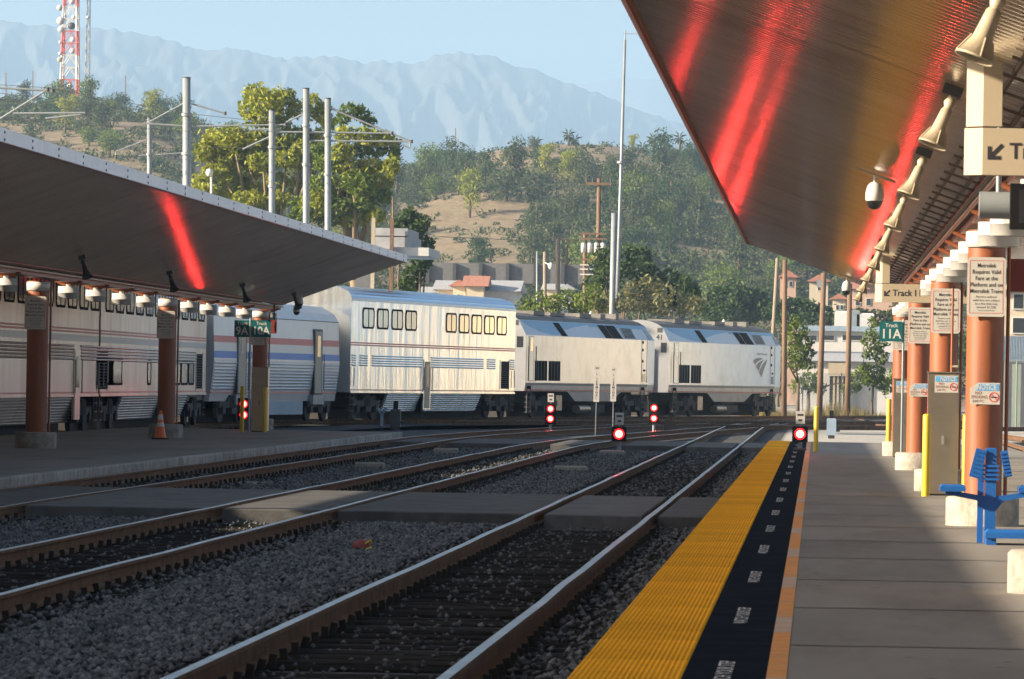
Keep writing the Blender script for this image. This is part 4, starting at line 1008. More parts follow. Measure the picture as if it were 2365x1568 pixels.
    # rear end wall
    r = MB().box2(-.02, .0, .15, .40, 2.95, 3.40); c.part(r, 'rear_window', M['win']); c.part(MB().box2(-.02, 0, .36, .58, 3.87, 4.08), 'rear_marker', M['dark'])
    c.part(MB().box2(-.25, 0, .9, 2.05, 1.0, 3.2), 'diaphragm', M['dark'])
    if num: w = MB(); text(w, num, (-.006, .47, 3.64), (0, -1, 0), (0, 0, 1), .32, bold=.02); c.part(w, 'number_lettering', M['ink'])
    if logo:
        w = MB(); text(w, 'AMTRAK', (X(logo[0], 2.55), -.008, 3.03), (1, 0, 0), (0, 0, 1), .14, X(logo[2], 2.5) - X(logo[1], 2.5), bold=.01); c.part(w, 'name_lettering', M['logogrey'])
        xz = lambda a, bb: (X(a, 2.1), -.008, (1335 - bb) / 244.0)
        sh = MB()
        ref = [[(1380, 685), (1400, 655), (1435, 640), (1480, 640), (1495, 652), (1460, 668), (1425, 690), (1405, 720)],
               [(1415, 735), (1440, 700), (1475, 675), (1512, 658), (1490, 690), (1470, 730), (1455, 775), (1448, 800)],
               [(1455, 815), (1470, 765), (1492, 715), (1520, 680), (1552, 650), (1535, 710), (1512, 775), (1484, 872)]]
        for poly in ref: sh.add([xz(*q) for q in poly][::-1], [tuple(range(len(poly)))])
        c.part(sh, 'emblem', M['logogrey'])
    return c
z2 = lambda v: (1780 + v / 3.408) / 1.5334
z3 = lambda v: (2260 + v / 3.408) / 1.5334
loco('nearer silver diesel locomotive with blue swoosh, coupled to the sleeping car', (-12.17, 226.0), (-7.30, 246.0), 0.0, z2, None, None,
     dict(blue=(290, 700), dark=[(697, 769), (1228, 1312), (1319, 1435)], louv=(1465, 1600), cab=(1745, 1815), grille=(385, 690), door=(318, 358), cabdoor=(1672, 1735), ladder=(312, 1685), tank=(780, 1430)))
loco('leading silver diesel locomotive with arrow emblem and the number 41 behind', (-6.80, 248.4), (-1.72, 268.4), 0.0, z3, '41', (1488, 1425, 1560),
     dict(blue=(400, 800), dark=[(758, 822), (1217, 1284), (1292, 1386)], louv=(1410, 1530), cab=(1665, 1715), grille=(490, 752), door=(430, 470), cabdoor=(1590, 1640), ladder=(435, 1605), tank=(835, 1375)))

# ------------------------------------------------------------------ signals, markers and lineside things
def lamp_mat(name, col, s): return mat(name, (.3, .02, .02), .4, emit=col, estr=s)
M['lampred'] = lamp_mat('lit_red_lens', (1.0, .055, .035), 11); M['lamprim'] = lamp_mat('red_lens_rim', (1.0, .008, .012), 1.6)
def signal(x, y, zs, zbase, label, plate=True, pw=230, r=.085, cone=17, yaw=0):
    t = thing('dwarf_signal', label, 'signal', (x, y, zbase)); z1 = max(zs) + .19; z0 = min(zs) - .19
    MB().bevbox(x - .19, x + .19, y, y + .22, z0, z1, .03).build('head', M['black'], t)
    MB().cyl((x, y + .11, zbase), (x, y + .11, z0), .055, n=10).build('post', M['galv'], t); MB().bevbox(x - .16, x + .16, y - .05, y + .27, zbase, zbase + .05, .01).build('foot', M['dark'], t)
    for z in zs:
        l = MB(); l.lathe([(0, -.022), (r * .6, -.016), (r, 0)], 20, Matrix.Translation((x, y - .012, z)) @ Matrix.Rotation(R(-90), 4, 'X')); l = l.build('lens', M['lampred'], t); MB().lathe([(r, 0), (r * 1.45, .004)], 20, Matrix.Translation((x, y - .012, z)) @ Matrix.Rotation(R(-90), 4, 'X')).build('lens_rim', M['lamprim'], l)
        hd = MB(); hd.lathe([(.158, 0), (.158, .14), (.150, .14), (.150, 0)], 20, Matrix.Translation((x, y, z)) @ Matrix.Rotation(R(90), 4, 'X')); 
        hd.f = [f for f in hd.f if sum(hd.v[i][2] for i in f) / len(f) > z - .03]; hd.m = [0] * len(hd.f); hd.s = [True] * len(hd.f)
        hd.build('hood', M['black'], t)
        ld = bpy.data.lights.new('red_lamp', 'SPOT'); ld.energy = pw; ld.color = (1, .04, .03); ld.shadow_soft_size = .05; ld.spot_size = R(cone); ld.spot_blend = .9
        lo = bpy.data.objects.new('red_lamp', ld); COL.objects.link(lo); lo.parent = t; lo.location = Vector((x, y - .17, z)) - ORG[t]; lo.rotation_euler = (R(-93), 0, R(yaw))
    if plate:
        MB().box2(x - .11, x + .11, y + .1, y + .115, z1 + .05, z1 + .36).build('number_plate', M['signwhite'], t); MB().box2(x - .015, x + .015, y + .116, y + .13, z1, z1 + .3).build('plate_stem', M['galv'], t)
        w = MB()
        for k, wd in enumerate((.15, .10)): w.box((x, y + .098, z1 + .27 - k * .13), (wd, .001, .055))
        w.build('plate_print', M['dark'], t)
def zat(x, y, Y): return at(x, y, Y).z
def sig(px, pys, pb, Y, zb, label, **k):
    x = at(px, pys[0], Y).x; signal(x, Y, [zat(px, v, Y) for v in pys], zb, label, **k)
sig(1271, (944, 967), 1000, 193, GZ, 'double red dwarf signal before the nearer locomotive, plate on top')
sig(1510, (942, 966), 1000, 200, GZ, 'double red dwarf signal between the two locomotives, without plate', plate=False)
sig(1429, (1002,), 1050, 140, GZ, 'single red dwarf signal between the middle and right tracks', pw=270, r=.095)
sig(1847, (1002,), 1040, 131, 0.004, 'single red dwarf signal standing on the right platform end', pw=270, r=.095)
sig(563, (933, 958), 1000, 166, GZ, 'double red dwarf signal seen behind a yellow bollard on the left', plate=False, pw=170, cone=16, yaw=10)
def board(px, pt, pb, pbase, Y, tilt, label):
    a, b = at(px, pt, Y), at(px, pb, Y); x = a.x; t = thing('marker_board', label, 'sign', (x, Y, GZ)); MB().box2(x - .015, x + .015, Y, Y + .03, GZ, b.z + .1).build('post', M['galv'], t)
    MB().box2(x - .1, x + .1, Y - .012, Y - .001, b.z, a.z).build('board', M['signwhite'], t)
    w = MB(); s = 'W L TERMINAL'; n = len(s); hgt = (a.z - b.z)
    for i, ch in enumerate(s):
        if ch != ' ': text(w, ch, (x, Y - .016, a.z - hgt * (.10 + .80 * i / (n - 1))), (1, 0, 0), (0, 0, 1), .115, bold=.01)
    w.build('lettering', M['ink'], t); t.rotation_euler = (0, tilt, 0)
board(1377, 842, 928, 1000, 190, .012, 'left of two narrow white boards lettered downward')
board(1417, 846, 927, 1000, 189, 0, 'right of two narrow white boards lettered downward')
def machine(px, ptop, pbase, w, m, label, head=True):
    p = gnd(px, pbase, GZ); s = p.y / F; hh = (pbase - ptop) * s; x, y = p.x, p.y
    t = thing('switch_machine', label, 'switch machine', p)
    MB().bevbox(x - w / 2, x + w / 2, y, y + .35, GZ + .12 * hh, GZ + hh * .72, .03).build('case', M[m], t)
    MB().box2(x - w * .35, x + w * .35, y + .05, y + .3, GZ, GZ + .12 * hh).build('pedestal', M['dark'], t)
    MB().box2(x - w * .22, x + w * .22, y + .08, y + .26, GZ + .72 * hh, GZ + hh).build('top_unit', M['black' if head else 'signwhite'], t)
    MB().cyl((x + w * .5, y + .1, GZ + hh * .3), (x + w * .9, y + .1, GZ + hh * .3), .05, n=8).build('crank', M['dark'], t)
machine(912, 926, 995, .36, 'dark', 'dark switch machine below the sleeping car skirt')
machine(1545, 958, 1002, .36, 'black', 'black relay box right of the double red signal')
machine(1919, 948, 1013, .34, 'bluegrey', 'blue grey switch machine beyond the right platform end')
p = gnd(881, 992, GZ); t = thing('switch_stand', 'slim blue grey switch stand with forked top', 'switch stand', p); hh = 52 * p.y / F
MB().box2(p.x - .05, p.x + .05, p.y, p.y + .08, GZ, GZ + hh * .8).build('post', M['bluegrey'], t)
MB().prism([(-.06, .70), (.06, .70), (.20, .95), (.12, 1.0), (0, .84), (-.12, 1.0), (-.20, .95)], (p.x, p.y, GZ), (1, 0, 0), (0, 0, hh), (0, .06, 0)).build('fork', M['bluegrey'], t)
for i, (px, py, w, hp, lab) in enumerate(((1028, 1051, 55, 16, 'between the left and middle tracks, farther one'), (852, 1085, 66, 17, 'between the left and middle tracks, nearer one'), (586, 1121, 78, 6, 'low and flat beside the left crossing'), (1168, 1129, 74, 6, 'low and flat beside the central crossing'), (1316, 1092, 76, 16, 'between the middle and right tracks, nearer one'), (1412, 1053, 56, 13, 'between the middle and right tracks by the red signal'), (1142, 1028, 50, 14, 'near the far crossing'))):
    q = gnd(px, py, GZ); s = q.y / F; w_ = w * s; hh = max(.06, hp * s)
    o = MB().bevbox(q.x - w_ / 2, q.x + w_ / 2, q.y, q.y + .5, GZ - .05, GZ + hh, .03).build('concrete_block', M['conc2'], None, q); setp(o, 'small concrete block ' + lab, 'block', 'concrete blocks between the tracks')
# a lost cap on the ballast
p = gnd(836, 1273, GZ + .03); t = thing('baseball_cap', 'lost red and yellow cap lying on the ballast', 'cap', p); T = Matrix.Translation(p) @ Matrix.Rotation(R(-18), 4, 'Y')
MB().lathe([(.105, 0), (.108, .03), (.095, .085), (.06, .125), (0, .135)], 18, T).build('crown', M['maroon'], t)
MB().lathe([(.109, .0), (.110, .022)], 18, T).build('band', M['yellow'], t)
MB().prism([(-.08, -.09), (-.20, -.07), (-.245, 0), (-.20, .07), (-.08, .09)], p + Vector((-.02, 0, .005)), (1, 0, .06), (0, 1, 0), (0, 0, .012)).build('visor', M['yellow'], t)
b = MB()
for k in range(8):
    a = -.5 + k * .14; q0 = Vector((.03 + .085 * math.cos(a * 2), -.10, .02 + .015 * k))
b.tube([p + Vector((.02 + .08 * math.sin(k * .35), -.075 + .01 * k, .03 + .09 * math.sin(k * .35 + .4))) for k in range(9)], .010, 5); b.build('trim', M['yellow'], t)
# ------------------------------------------------------------------ trees and shrubs
def leaves(clumps, per, size, seed, fill=.55):
    # many small leaf faces spread through ellipsoidal clumps
    rng = np.random.default_rng(seed); C = []
    for cx, cy, cz, rx, ry, rz in clumps:
        n = int(per * (rx * ry * rz) ** (2 / 3)) + 8
        d = rng.normal(size=(n, 3)); d /= np.linalg.norm(d, axis=1)[:, None]; d *= (rng.uniform(fill ** 3, 1, n) ** (1 / 3))[:, None]
        d += rng.normal(0, .07, (n, 3)); far = rng.random(n) < .22; d[far] *= rng.uniform(1.0, 1.45, far.sum())[:, None]
        C.append(np.array([cx, cy, cz]) + d * np.array([rx, ry, rz]))
    C = np.concatenate(C); n = len(C)
    a = rng.normal(size=(n, 3)); a /= np.linalg.norm(a, axis=1)[:, None]; b = np.cross(a, rng.normal(size=(n, 3))); b /= np.linalg.norm(b, axis=1)[:, None]
    s = size * rng.uniform(.55, 1.3, n)[:, None]
    V = np.stack([C - a * s, C + b * s * .45, C + a * s, C - b * s * .45], 1).reshape(-1, 3)
    return V, np.arange(4 * n).reshape(-1, 4)
def tree(name, label, base, clumps, per, size, lm, seed, trunk=.25, bark='bark', group=None, cat='tree', forks=None, limb=.4):
    # clumps in metres relative to base
    rng = random.Random(seed); t = thing(name, label, cat, base, group=group, local=True)
    V, Fq = leaves(clumps, per, size, seed); cr_ = npmesh('crown', V, Fq, lm, t)
    if isinstance(lm, list):      # two leaf tones, clump by clump
        r_ = np.random.default_rng(seed); idx = np.concatenate([np.full(int(per * (c[3] * c[4] * c[5]) ** (2 / 3)) + 8, int(r_.random() < .55)) for c in clumps]); cr_.data.polygons.foreach_set('material_index', idx.astype(np.int32))
    mb = MB(); top = max(c[2] for c in clumps); f = forks or (0, 0, top * .35)
    mb.tube([(0, 0, -.5), (rng.uniform(-.1, .1), 0, f[2] * .5), f], [trunk, trunk * .8, trunk * .65], 8)
    if limb:
        for c in clumps:
            if rng.random() < limb:
                m = Vector(f).lerp(Vector(c[:3]), .5) + Vector((rng.uniform(-.5, .5), rng.uniform(-.5, .5), rng.uniform(-.2, .5)))
                mb.tube([f, m, c[:3]], [trunk * .45, trunk * .28, trunk * .1], 6)
    mb.build('trunk', M[bark], t, Vector((0, 0, 0)))
    return t
def pclumps(lst, Y, base, dep=.8):
    # (x, y, rx, ry) read off the photograph -> clumps with real depth at distance Y
    rng = random.Random(len(lst)); out = []; s = Y / F
    for x, y, rx, ry in lst:
        p = at(x, y, Y) - base; out.append((p.x, rng.uniform(-1, 1) * dep * max(rx, ry) * s * 1.6, p.z, rx * s, (rx + ry) / 2 * s, ry * s))
    return out
# tall eucalyptus behind the left canopy
Y = 300; base = Vector((at(640, 700, Y).x, Y, GZ))
euc = [(585, 215, 26, 20), (615, 235, 45, 30), (655, 225, 25, 20), (680, 250, 14, 22), (570, 250, 22, 25), (600, 275, 35, 22), (640, 290, 30, 18), (720, 245, 22, 28), (745, 262, 20, 26), (760, 285, 18, 20),
       (500, 325, 40, 30), (475, 350, 25, 28), (540, 320, 40, 28), (590, 325, 40, 25), (520, 365, 45, 25), (640, 330, 35, 25), (690, 315, 35, 25), (730, 320, 30, 22), (560, 395, 50, 22), (610, 375, 35, 22), (665, 370, 35, 22), (500, 400, 35, 20), (700, 375, 28, 22), (735, 370, 26, 20), (540, 430, 45, 20), (470, 420, 28, 16), (600, 440, 32, 18), (640, 420, 30, 22), (580, 460, 40, 18), (520, 455, 40, 16), (650, 460, 30, 20), (620, 480, 36, 18), (480, 440, 30, 14), (560, 350, 40, 22), (640, 260, 30, 20), (700, 345, 26, 20), (690, 430, 24, 22)]
tree('eucalyptus_tree', 'tall sunlit yellow green eucalyptus behind the left canopy', base, pclumps(euc, Y, base), 820, .17, M['leaf_euc'], 5, .42, forks=(0.2, 0, 6.5))
Y = 285; base = Vector((at(830, 700, Y).x, Y, GZ))
euc2 = [(810, 258, 24, 18), (835, 262, 20, 16), (790, 275, 18, 16), (850, 280, 18, 14), (800, 310, 25, 20), (850, 315, 30, 18), (890, 322, 26, 18), (910, 345, 14, 30), (905, 385, 18, 25), (870, 345, 28, 18), (830, 345, 25, 18), (790, 350, 30, 20), (760, 380, 35, 22), (810, 385, 35, 22), (860, 385, 28, 22), (880, 420, 25, 25), (890, 455, 16, 20), (830, 425, 40, 25), (780, 430, 35, 25), (740, 425, 30, 22), (730, 470, 35, 25), (780, 480, 40, 22), (840, 470, 35, 25), (690, 470, 22, 18), (870, 500, 22, 18), (700, 500, 30, 20), (760, 505, 35, 18), (820, 505, 35, 18), (740, 345, 24, 20), (800, 455, 36, 22), (850, 445, 26, 22)]
tree('eucalyptus_tree', 'darker eucalyptus with drooping clumps right of the tall one', base, pclumps(euc2, Y, base), 820, .16, [M['leaf_euc'], M['leaf_mid']], 6, .36, forks=(-.3, 0, 7.0))
Y = 262; base = Vector((at(955, 700, Y).x, Y, GZ))
t3 = [(945, 500, 22, 18), (970, 520, 22, 25), (950, 545, 30, 22), (985, 565, 16, 25), (970, 600, 24, 25), (955, 635, 26, 25), (940, 660, 28, 20), (925, 520, 20, 18), (985, 600, 12, 22)]
tree('dark_tree', 'dark green tree at the tip of the left canopy', base, pclumps(t3, Y, base, .5), 1000, .15, M['leaf_dark'], 8, .2, 'barkd', forks=(0, 0, 2.5))
Y = 315; base = Vector((at(1440, 720, Y).x, Y, GZ))
t4 = [(1400, 590, 30, 18), (1440, 580, 35, 16), (1475, 590, 30, 20), (1385, 620, 25, 22), (1420, 620, 40, 22), (1465, 622, 40, 20), (1500, 625, 20, 18), (1370, 655, 24, 18), (1410, 650, 30, 18), (1490, 650, 25, 16), (1545, 640, 30, 18), (1580, 655, 25, 20), (1600, 680, 18, 25)]
tree('dark_tree', 'dark bushy tree behind the mast and the locomotives', base, pclumps(t4, Y, base, .6), 600, .16, M['leaf_dark'], 9, .22, 'barkd', forks=(0, 0, 2.8))
Y = 300; base = Vector((at(1530, 735, Y).x, Y, GZ))
t5 = [(1460, 670, 25, 20), (1500, 660, 30, 22), (1535, 680, 30, 25), (1480, 700, 35, 22), (1440, 705, 30, 18), (1520, 710, 35, 18), (1570, 700, 30, 25), (1605, 705, 22, 22), (1400, 708, 25, 16)]
tree('flowering_shrub', 'pale feathery shrub above the locomotive roofs', base, pclumps(t5, Y, base, .6), 600, .14, M['leaf_pale'], 10, .12, 'barkd', cat='shrub', forks=(0, 0, 1.2))
Y = 300; base = Vector((at(1300, 735, Y).x, Y, GZ))
t6 = [(1210, 705, 22, 16), (1245, 695, 25, 20), (1280, 700, 25, 20), (1315, 690, 28, 22), (1350, 695, 30, 22), (1370, 672, 20, 18), (1385, 705, 22, 16), (1260, 715, 30, 14), (1330, 712, 30, 14)]
tree('green_shrub', 'bright green bushes behind the sleeping car end', base, pclumps(t6, Y, base, .6), 600, .14, M['leaf_mid'], 11, .10, 'barkd', cat='shrub', forks=(0, 0, 1.2))
Y = 290; base = Vector((at(1842, 940, Y).x, Y, GZ))
t7 = [(1835, 745, 14, 14), (1845, 765, 22, 18), (1830, 785, 18, 18), (1855, 790, 22, 18), (1840, 815, 24, 18), (1865, 815, 16, 14), (1835, 840, 20, 18), (1860, 840, 18, 14), (1822, 760, 8, 14)]
tree('leafy_tree', 'sunlit leafy tree just right of the leading locomotive', base, pclumps(t7, Y, base, .6), 900, .13, M['leaf_mid'], 12, .12, 'barkd', forks=(0, 0, 2.0))
Y = 292; base = Vector((at(2015, 940, Y).x, Y, GZ))
t8 = [(2015, 745, 10, 14), (2010, 775, 16, 16), (2030, 790, 18, 18), (1995, 790, 10, 10), (2010, 815, 20, 16), (2035, 825, 16, 20), (2000, 850, 14, 14), (2025, 860, 20, 18), (2035, 885, 18, 16), (2010, 880, 18, 14)]
tree('leafy_tree', 'slender leafy tree left of the Track 11A sign', base, pclumps(t8, Y, base, .6), 800, .13, M['leaf_mid'], 13, .09, 'barkd', forks=(0, 0, 2.0))
Y = 300; base = Vector((at(2340, 760, Y).x, Y, GZ))
tree('leafy_tree', 'small dark tree before the beige building at the right edge', base, pclumps([(2338, 745, 14, 14), (2350, 760, 14, 12), (2330, 765, 12, 10), (2230, 790, 16, 25), (2225, 830, 16, 25)], Y, base, .5), 420, .14, M['leaf_dark'], 14, .09, 'barkd', forks=(0, 0, 2.0))

# dark trees on the slope below the right hand houses
for i, (Yt, cl, lm, lab) in enumerate(((470, [(1660, 690, 30, 25), (1700, 680, 35, 28), (1740, 690, 32, 26), (1680, 720, 40, 22), (1730, 725, 40, 22), (1640, 720, 28, 22), (1770, 715, 25, 25)], 'leaf_dark', 'broad dark tree behind the leading locomotive roof'),
        (455, [(1800, 712, 26, 22), (1835, 705, 28, 20), (1870, 712, 26, 20), (1815, 738, 30, 16), (1860, 738, 32, 16), (1900, 722, 24, 20)], 'leaf_dark', 'dark trees below the pink and beige houses'),
        (440, [(1940, 738, 26, 16), (1985, 730, 30, 18), (2030, 735, 30, 18), (2070, 728, 26, 18), (1905, 748, 22, 12)], 'leaf_olive', 'olive bushes above the depot roofs'),
        (322, [(1868, 880, 24, 22), (1890, 895, 20, 16), (1845, 890, 18, 20), (1975, 880, 22, 22), (1990, 862, 16, 16), (2050, 890, 20, 22), (2065, 870, 16, 18), (1960, 898, 20, 12)], 'leaf_mid', 'low green bushes in front of the white shed'))):
    base = Vector((at(cl[0][0], 800, Yt).x, Yt, GZ)); tree('leafy_bush', lab, base, pclumps(cl, Yt, base, .5), 420 if i < 3 else 800, .24 if i < 3 else .13, M[lm], 30 + i, .15, 'barkd', cat='bush', forks=(0, 0, 1.5))
# trees on the hillside, one object each, crowns shared between alike trees
def hill_proto(seed, lm, shape):
    rng = random.Random(seed); cl = []
    for k in range(11 if shape != 'tall' else 13):
        a = rng.uniform(0, 6.28); r = rng.uniform(0, .7) * (1.0 if shape != 'tall' else .55); hgt = rng.uniform(.10, .85)
        rr = rng.uniform(.22, .38) * (1 if shape != 'tall' else .75)
        cl.append((r * math.cos(a) * .8, r * math.sin(a) * .8, hgt * (1.05 if shape == 'round' else 1.6), rr * 1.1, rr * 1.1, rr * .85))
    V, Fq = leaves(cl, 1500, .048, seed, .45)
    cm = npmesh('crown', V, Fq, lm, link=False)
    mb = MB(); mb.tube([(0, 0, -.3), (.03, 0, .4), (0, 0, .9)], [.06, .05, .03], 6)
    for c in cl[:5]: mb.tube([(0, 0, .5), c[:3]], [.03, .01], 5)
    o = mb.build('trunk', M['barkd']); tm = o.data; bpy.data.objects.remove(o); return cm, tm
PROT = [hill_proto(1, M['leaf_olive'], 'round'), hill_proto(2, M['leaf_dark'], 'round'), hill_proto(3, M['leaf_olive'], 'tall'), hill_proto(4, M['leaf_mid'], 'round'), hill_proto(5, M['leaf_dark'], 'tall'), hill_proto(6, M['leaf_euc'], 'tall')]
def pix(p):
    xp = F * p.x / p.y; yp = -F * (p.z - CAMZ) / p.y
    return VX + xp - ROLL * yp, VY + yp + ROLL * xp
KIND = ['rounded olive tree', 'rounded dark tree', 'tall olive tree', 'rounded mid green tree', 'tall dark tree', 'tall pale tree']
def hill_tree(X, Yh, sc, k, rng):
    p = Vector((X, Yh, hill_z(X, Yh))); px, py = pix(p)
    zone = 'left of the tallest catenary pole' if px < 425 else 'behind the eucalyptus' if px < 900 else 'between the eucalyptus and the overpass' if px < 1120 else 'left of the utility pole' if px < 1370 else 'between the utility pole and the mast' if px < 1430 else 'right of the mast' if px < 1600 else 'by the canopy edge'
    lvl = 'on the ridge' if Yh > 880 else 'high on the slope' if Yh > 780 else 'halfway up the slope' if Yh > 670 else 'low on the slope'
    t = thing('hill_tree', f'{KIND[k]} {lvl}, {zone}', 'tree', p, rng.uniform(0, 6.28), group=f'{KIND[k]}s {lvl}, {zone}', local=True)
    t.scale = (sc, sc, sc * rng.uniform(.85, 1.2)); cm, tm = PROT[k]
    place('crown', cm, t); place('trunk', tm, t)
rng = random.Random(4); cnt = 0; tries = 0; taken = []
def grassy(x, y):
    # open dry slopes that show between the woods
    if 965 < x < 1200 and 470 < y < 620: return .95
    if 1090 < x < 1530 and 318 < y < 392: return .93
    if x < 560: return .5 if y > 275 else .1
    return .05
while cnt < 300 and tries < 12000:
    tries += 1; Yh = rng.uniform(560, 975); X = rng.uniform(-.158, .06) * Yh; p = Vector((X, Yh, hill_z(X, Yh))); x, y = pix(p)
    if not (-60 < x < 2150 and 180 < y < 760) or (y > 640 and rng.random() < .6): continue
    if rng.random() < grassy(x, y): continue
    sc = rng.uniform(2.8, 4.9) * (.8 if x < 560 else 1.0)
    if 1090 < x < 1530 and y < 400: sc *= .6
    if any((X - a) ** 2 + (Yh - b) ** 2 * .12 < ((sc + c) * .36) ** 2 for a, b, c in taken): continue
    taken.append((X, Yh, sc)); cnt += 1; hill_tree(X, Yh, sc, rng.choices(range(6), (4, 3, 4, 3, 2, 2))[0], rng)
print('hill trees', cnt)
# low scrub over the slope
rngn = np.random.default_rng(8); cl = []
for _ in range(4200):
    Yh = rngn.uniform(550, 980); X = rngn.uniform(-.16, .07) * Yh; z = hill_z(X, Yh); x, y = pix(Vector((X, Yh, z)))
    if rng.random() < grassy(x, y) * .72: continue
    r = rngn.uniform(.6, 2.2) * (.5 if grassy(x, y) > .6 else 1); cl.append((X, Yh, z + r * .3, r * 1.3, r * 1.3, r * .7))
V, Fq = leaves(cl, 55, .30, 8); o = npmesh('hill_scrub', V, Fq, M['leaf_olive']); setp(o, 'low olive scrub over the dry hillside', 'scrub', kind='stuff')
# palms on the ridge
def palm(px, pt, pb, label, Yp=965):
    b = at(px, pb, Yp); a = at(px, pt, Yp); hh = a.z - b.z; t = thing('palm_tree', label, 'palm tree', b, local=True, group='palms on the ridge')
    MB().tube([(0, 0, -2), (.1, 0, hh * .5), (0, 0, hh - .8)], [.30, .24, .2], 6).build('trunk', M['barkd'], t, Vector())
    cr = MB()
    for k in range(16):
        an = k * 2.4; el = 1.2 - (k % 4) * .55; d = Vector((math.cos(an) * math.cos(el), math.sin(an) * math.cos(el), math.sin(el))); s = Vector((-math.sin(an), math.cos(an), 0)) * .28
        o = Vector((0, 0, hh - .9)); m = o + d * 1.0; e = o + d * 1.9 + Vector((0, 0, -.5))
        cr.quad(o, m + s, e, m - s)
    cr.build('fronds', M['leaf_olive'], t, Vector())
for i, (a, b, c_) in enumerate(((1312, 301, 330), (1327, 313, 334), (1483, 330, 362), (1507, 312, 352), (1568, 308, 352), (1237, 318, 340))):
    palm(a, b, c_, ['tall thin palm on the ridge, leftmost pair', 'short palm on the ridge beside the thin one', 'small palm on the ridge left of the mast line', 'palm on the ridge right of the mast', 'palm on the ridge next to the canopy edge', 'low palm on the ridge above the dry slope'][i])
# dry grass along the far track
def grass():
    rg = np.random.default_rng(5); n = 9000; X = rg.uniform(-4, 22, n); Yg = rg.uniform(286, 302, n); b = np.stack([X, Yg, np.full(n, GZ)], 1); hgt = rg.uniform(.25, .85, n) * (1 + .35 * np.sin(X * 1.3))
    tip = b + np.stack([rg.normal(0, .14, n), rg.normal(0, .14, n), hgt], 1); w = np.stack([rg.uniform(.012, .03, n), rg.uniform(-.01, .01, n), np.zeros(n)], 1)
    V = np.stack([b - w, b + w, tip], 1).reshape(-1, 3); o = npmesh('dry_grass', V, np.arange(3 * n).reshape(-1, 3), M['grass']); setp(o, 'tall dry grass along the far track', 'grass', kind='stuff')
grass()

# ------------------------------------------------------------------ poles, masts and wires
def pole(name, label, px, pt, pb, Y, r, m, cat='pole', lean=None, base=True, taper=.8, group=None):
    a = at(px, pt, Y); b = at(lean if lean else px, pb, Y); 
    if base: k = (GZ - a.z) / (b.z - a.z); b = a + (b - a) * k
    t = thing(name, label, cat, b, group=group); MB().tube([b, a.lerp(b, .5), a], [r, r * (1 + taper) / 2, r * taper], 10).build('shaft', M[m], t); return t, a, b
g = 'steel catenary poles'
cat_p = {}
for px, pt, r, lab in ((431, 180, .19, 'tallest steel catenary pole, left of the eucalyptus'), (345, 272, .12, 'short steel catenary pole at the far left'), (628, 255, .15, 'steel catenary pole before the eucalyptus'), (707, 205, .155, 'left pole of the pair right of the eucalyptus'), (757, 228, .15, 'right pole of the pair right of the eucalyptus')):
    t, a, b = pole('catenary_pole', lab, px, pt, 560, 246 if px != 345 else 262, r, 'galv', group=g, taper=.95); cat_p[px] = a
    c = MB(); c.cyl(a + Vector((0, 0, -.01)), a + Vector((0, 0, .03)), r * 1.05, n=12); c.build('cap', M['dark'], t)
    for dy in (85, 175): q = at(px, pt + dy, a.y); k = MB(); k.cyl(q - Vector((0, 0, .06)), q + Vector((0, 0, .06)), r * 1.25, n=12); k.build('clamp', M['galv'], t)
def arm(label, segs, Y, r=.04, m='galv', name='catenary_bracket', cat='bracket'):
    t = thing(name, label, cat, at(segs[0][0], segs[0][1], Y))
    for x0, y0, x1, y1 in segs: MB().cyl(at(x0, y0, Y), at(x1, y1, Y), r, n=6).build('tube', M[m], t)
    for x0, y0, x1, y1 in segs[:2]: MB().cyl(at(x1, y1 - 4, Y), at(x1, y1 + 4, Y), r * 1.7, n=8).build('insulator', M['dark'], t)
arm('pale catenary bracket reaching in from the left edge', [(0, 275, 110, 207), (0, 203, 122, 210), (30, 262, 197, 261), (105, 274, 186, 265), (28, 246, 36, 254)], 240, .05)
arm('catenary bracket arm left of the tallest pole', [(345, 282, 428, 237), (345, 286, 425, 291), (330, 285, 352, 285)], 246)
arm('long catenary arm across the eucalyptus', [(440, 292, 660, 288), (443, 240, 520, 262), (580, 300, 640, 297), (628, 305, 700, 305), (560, 345, 640, 308)], 246)
arm('catenary arm right of the pole pair', [(707, 305, 905, 308), (707, 325, 950, 327), (757, 248, 945, 325), (945, 327, 948, 340), (930, 335, 948, 343), (660, 283, 704, 262)], 246)
arm('small catenary arm low at the left', [(268, 350, 340, 322), (268, 350, 268, 362), (320, 360, 345, 357), (355, 358, 440, 352)], 262, .03)
def wire(label, pts, Y, r=.016, sag=0):
    P = [at(x, y, Y if not isinstance(Y, (list, tuple)) else Y[i]) for i, (x, y) in enumerate(pts)]; out = []
    for a, b in zip(P, P[1:]):
        for k in range(6): t = k / 6; out.append(a.lerp(b, t) - Vector((0, 0, sag * 4 * t * (1 - t))))
    out.append(P[-1]); o = MB().tube(out, r, 4).build('overhead_wire', M['wire'], None, P[0]); setp(o, label, 'wire', 'overhead wires')
wire('upper messenger wire falling from the left edge', [(-60, 192), (112, 203), (250, 229), (428, 262), (600, 280), (640, 284)], 241)
wire('second wire falling below the messenger wire', [(-60, 208), (100, 228), (280, 252), (345, 276)], 243)
wire('third wire at the far left', [(-60, 222), (110, 246), (300, 272), (345, 280)], 244)
wire('lower wire crossing toward the short pole', [(-60, 268), (200, 288), (345, 298), (430, 303), (628, 303)], 244)
wire('lowest wire across the poles', [(345, 345), (430, 342), (628, 340), (757, 338), (920, 336)], 247)
wire('thin wire across the upper pole pair', [(628, 300), (757, 312), (900, 320)], 247)
wire('wire from the pole pair to the right', [(720, 230), (800, 262), (945, 325)], 247)
wire('faint wire across the hillside on the right', [(1383, 425), (1640, 440), (1800, 455)], 330, .03)
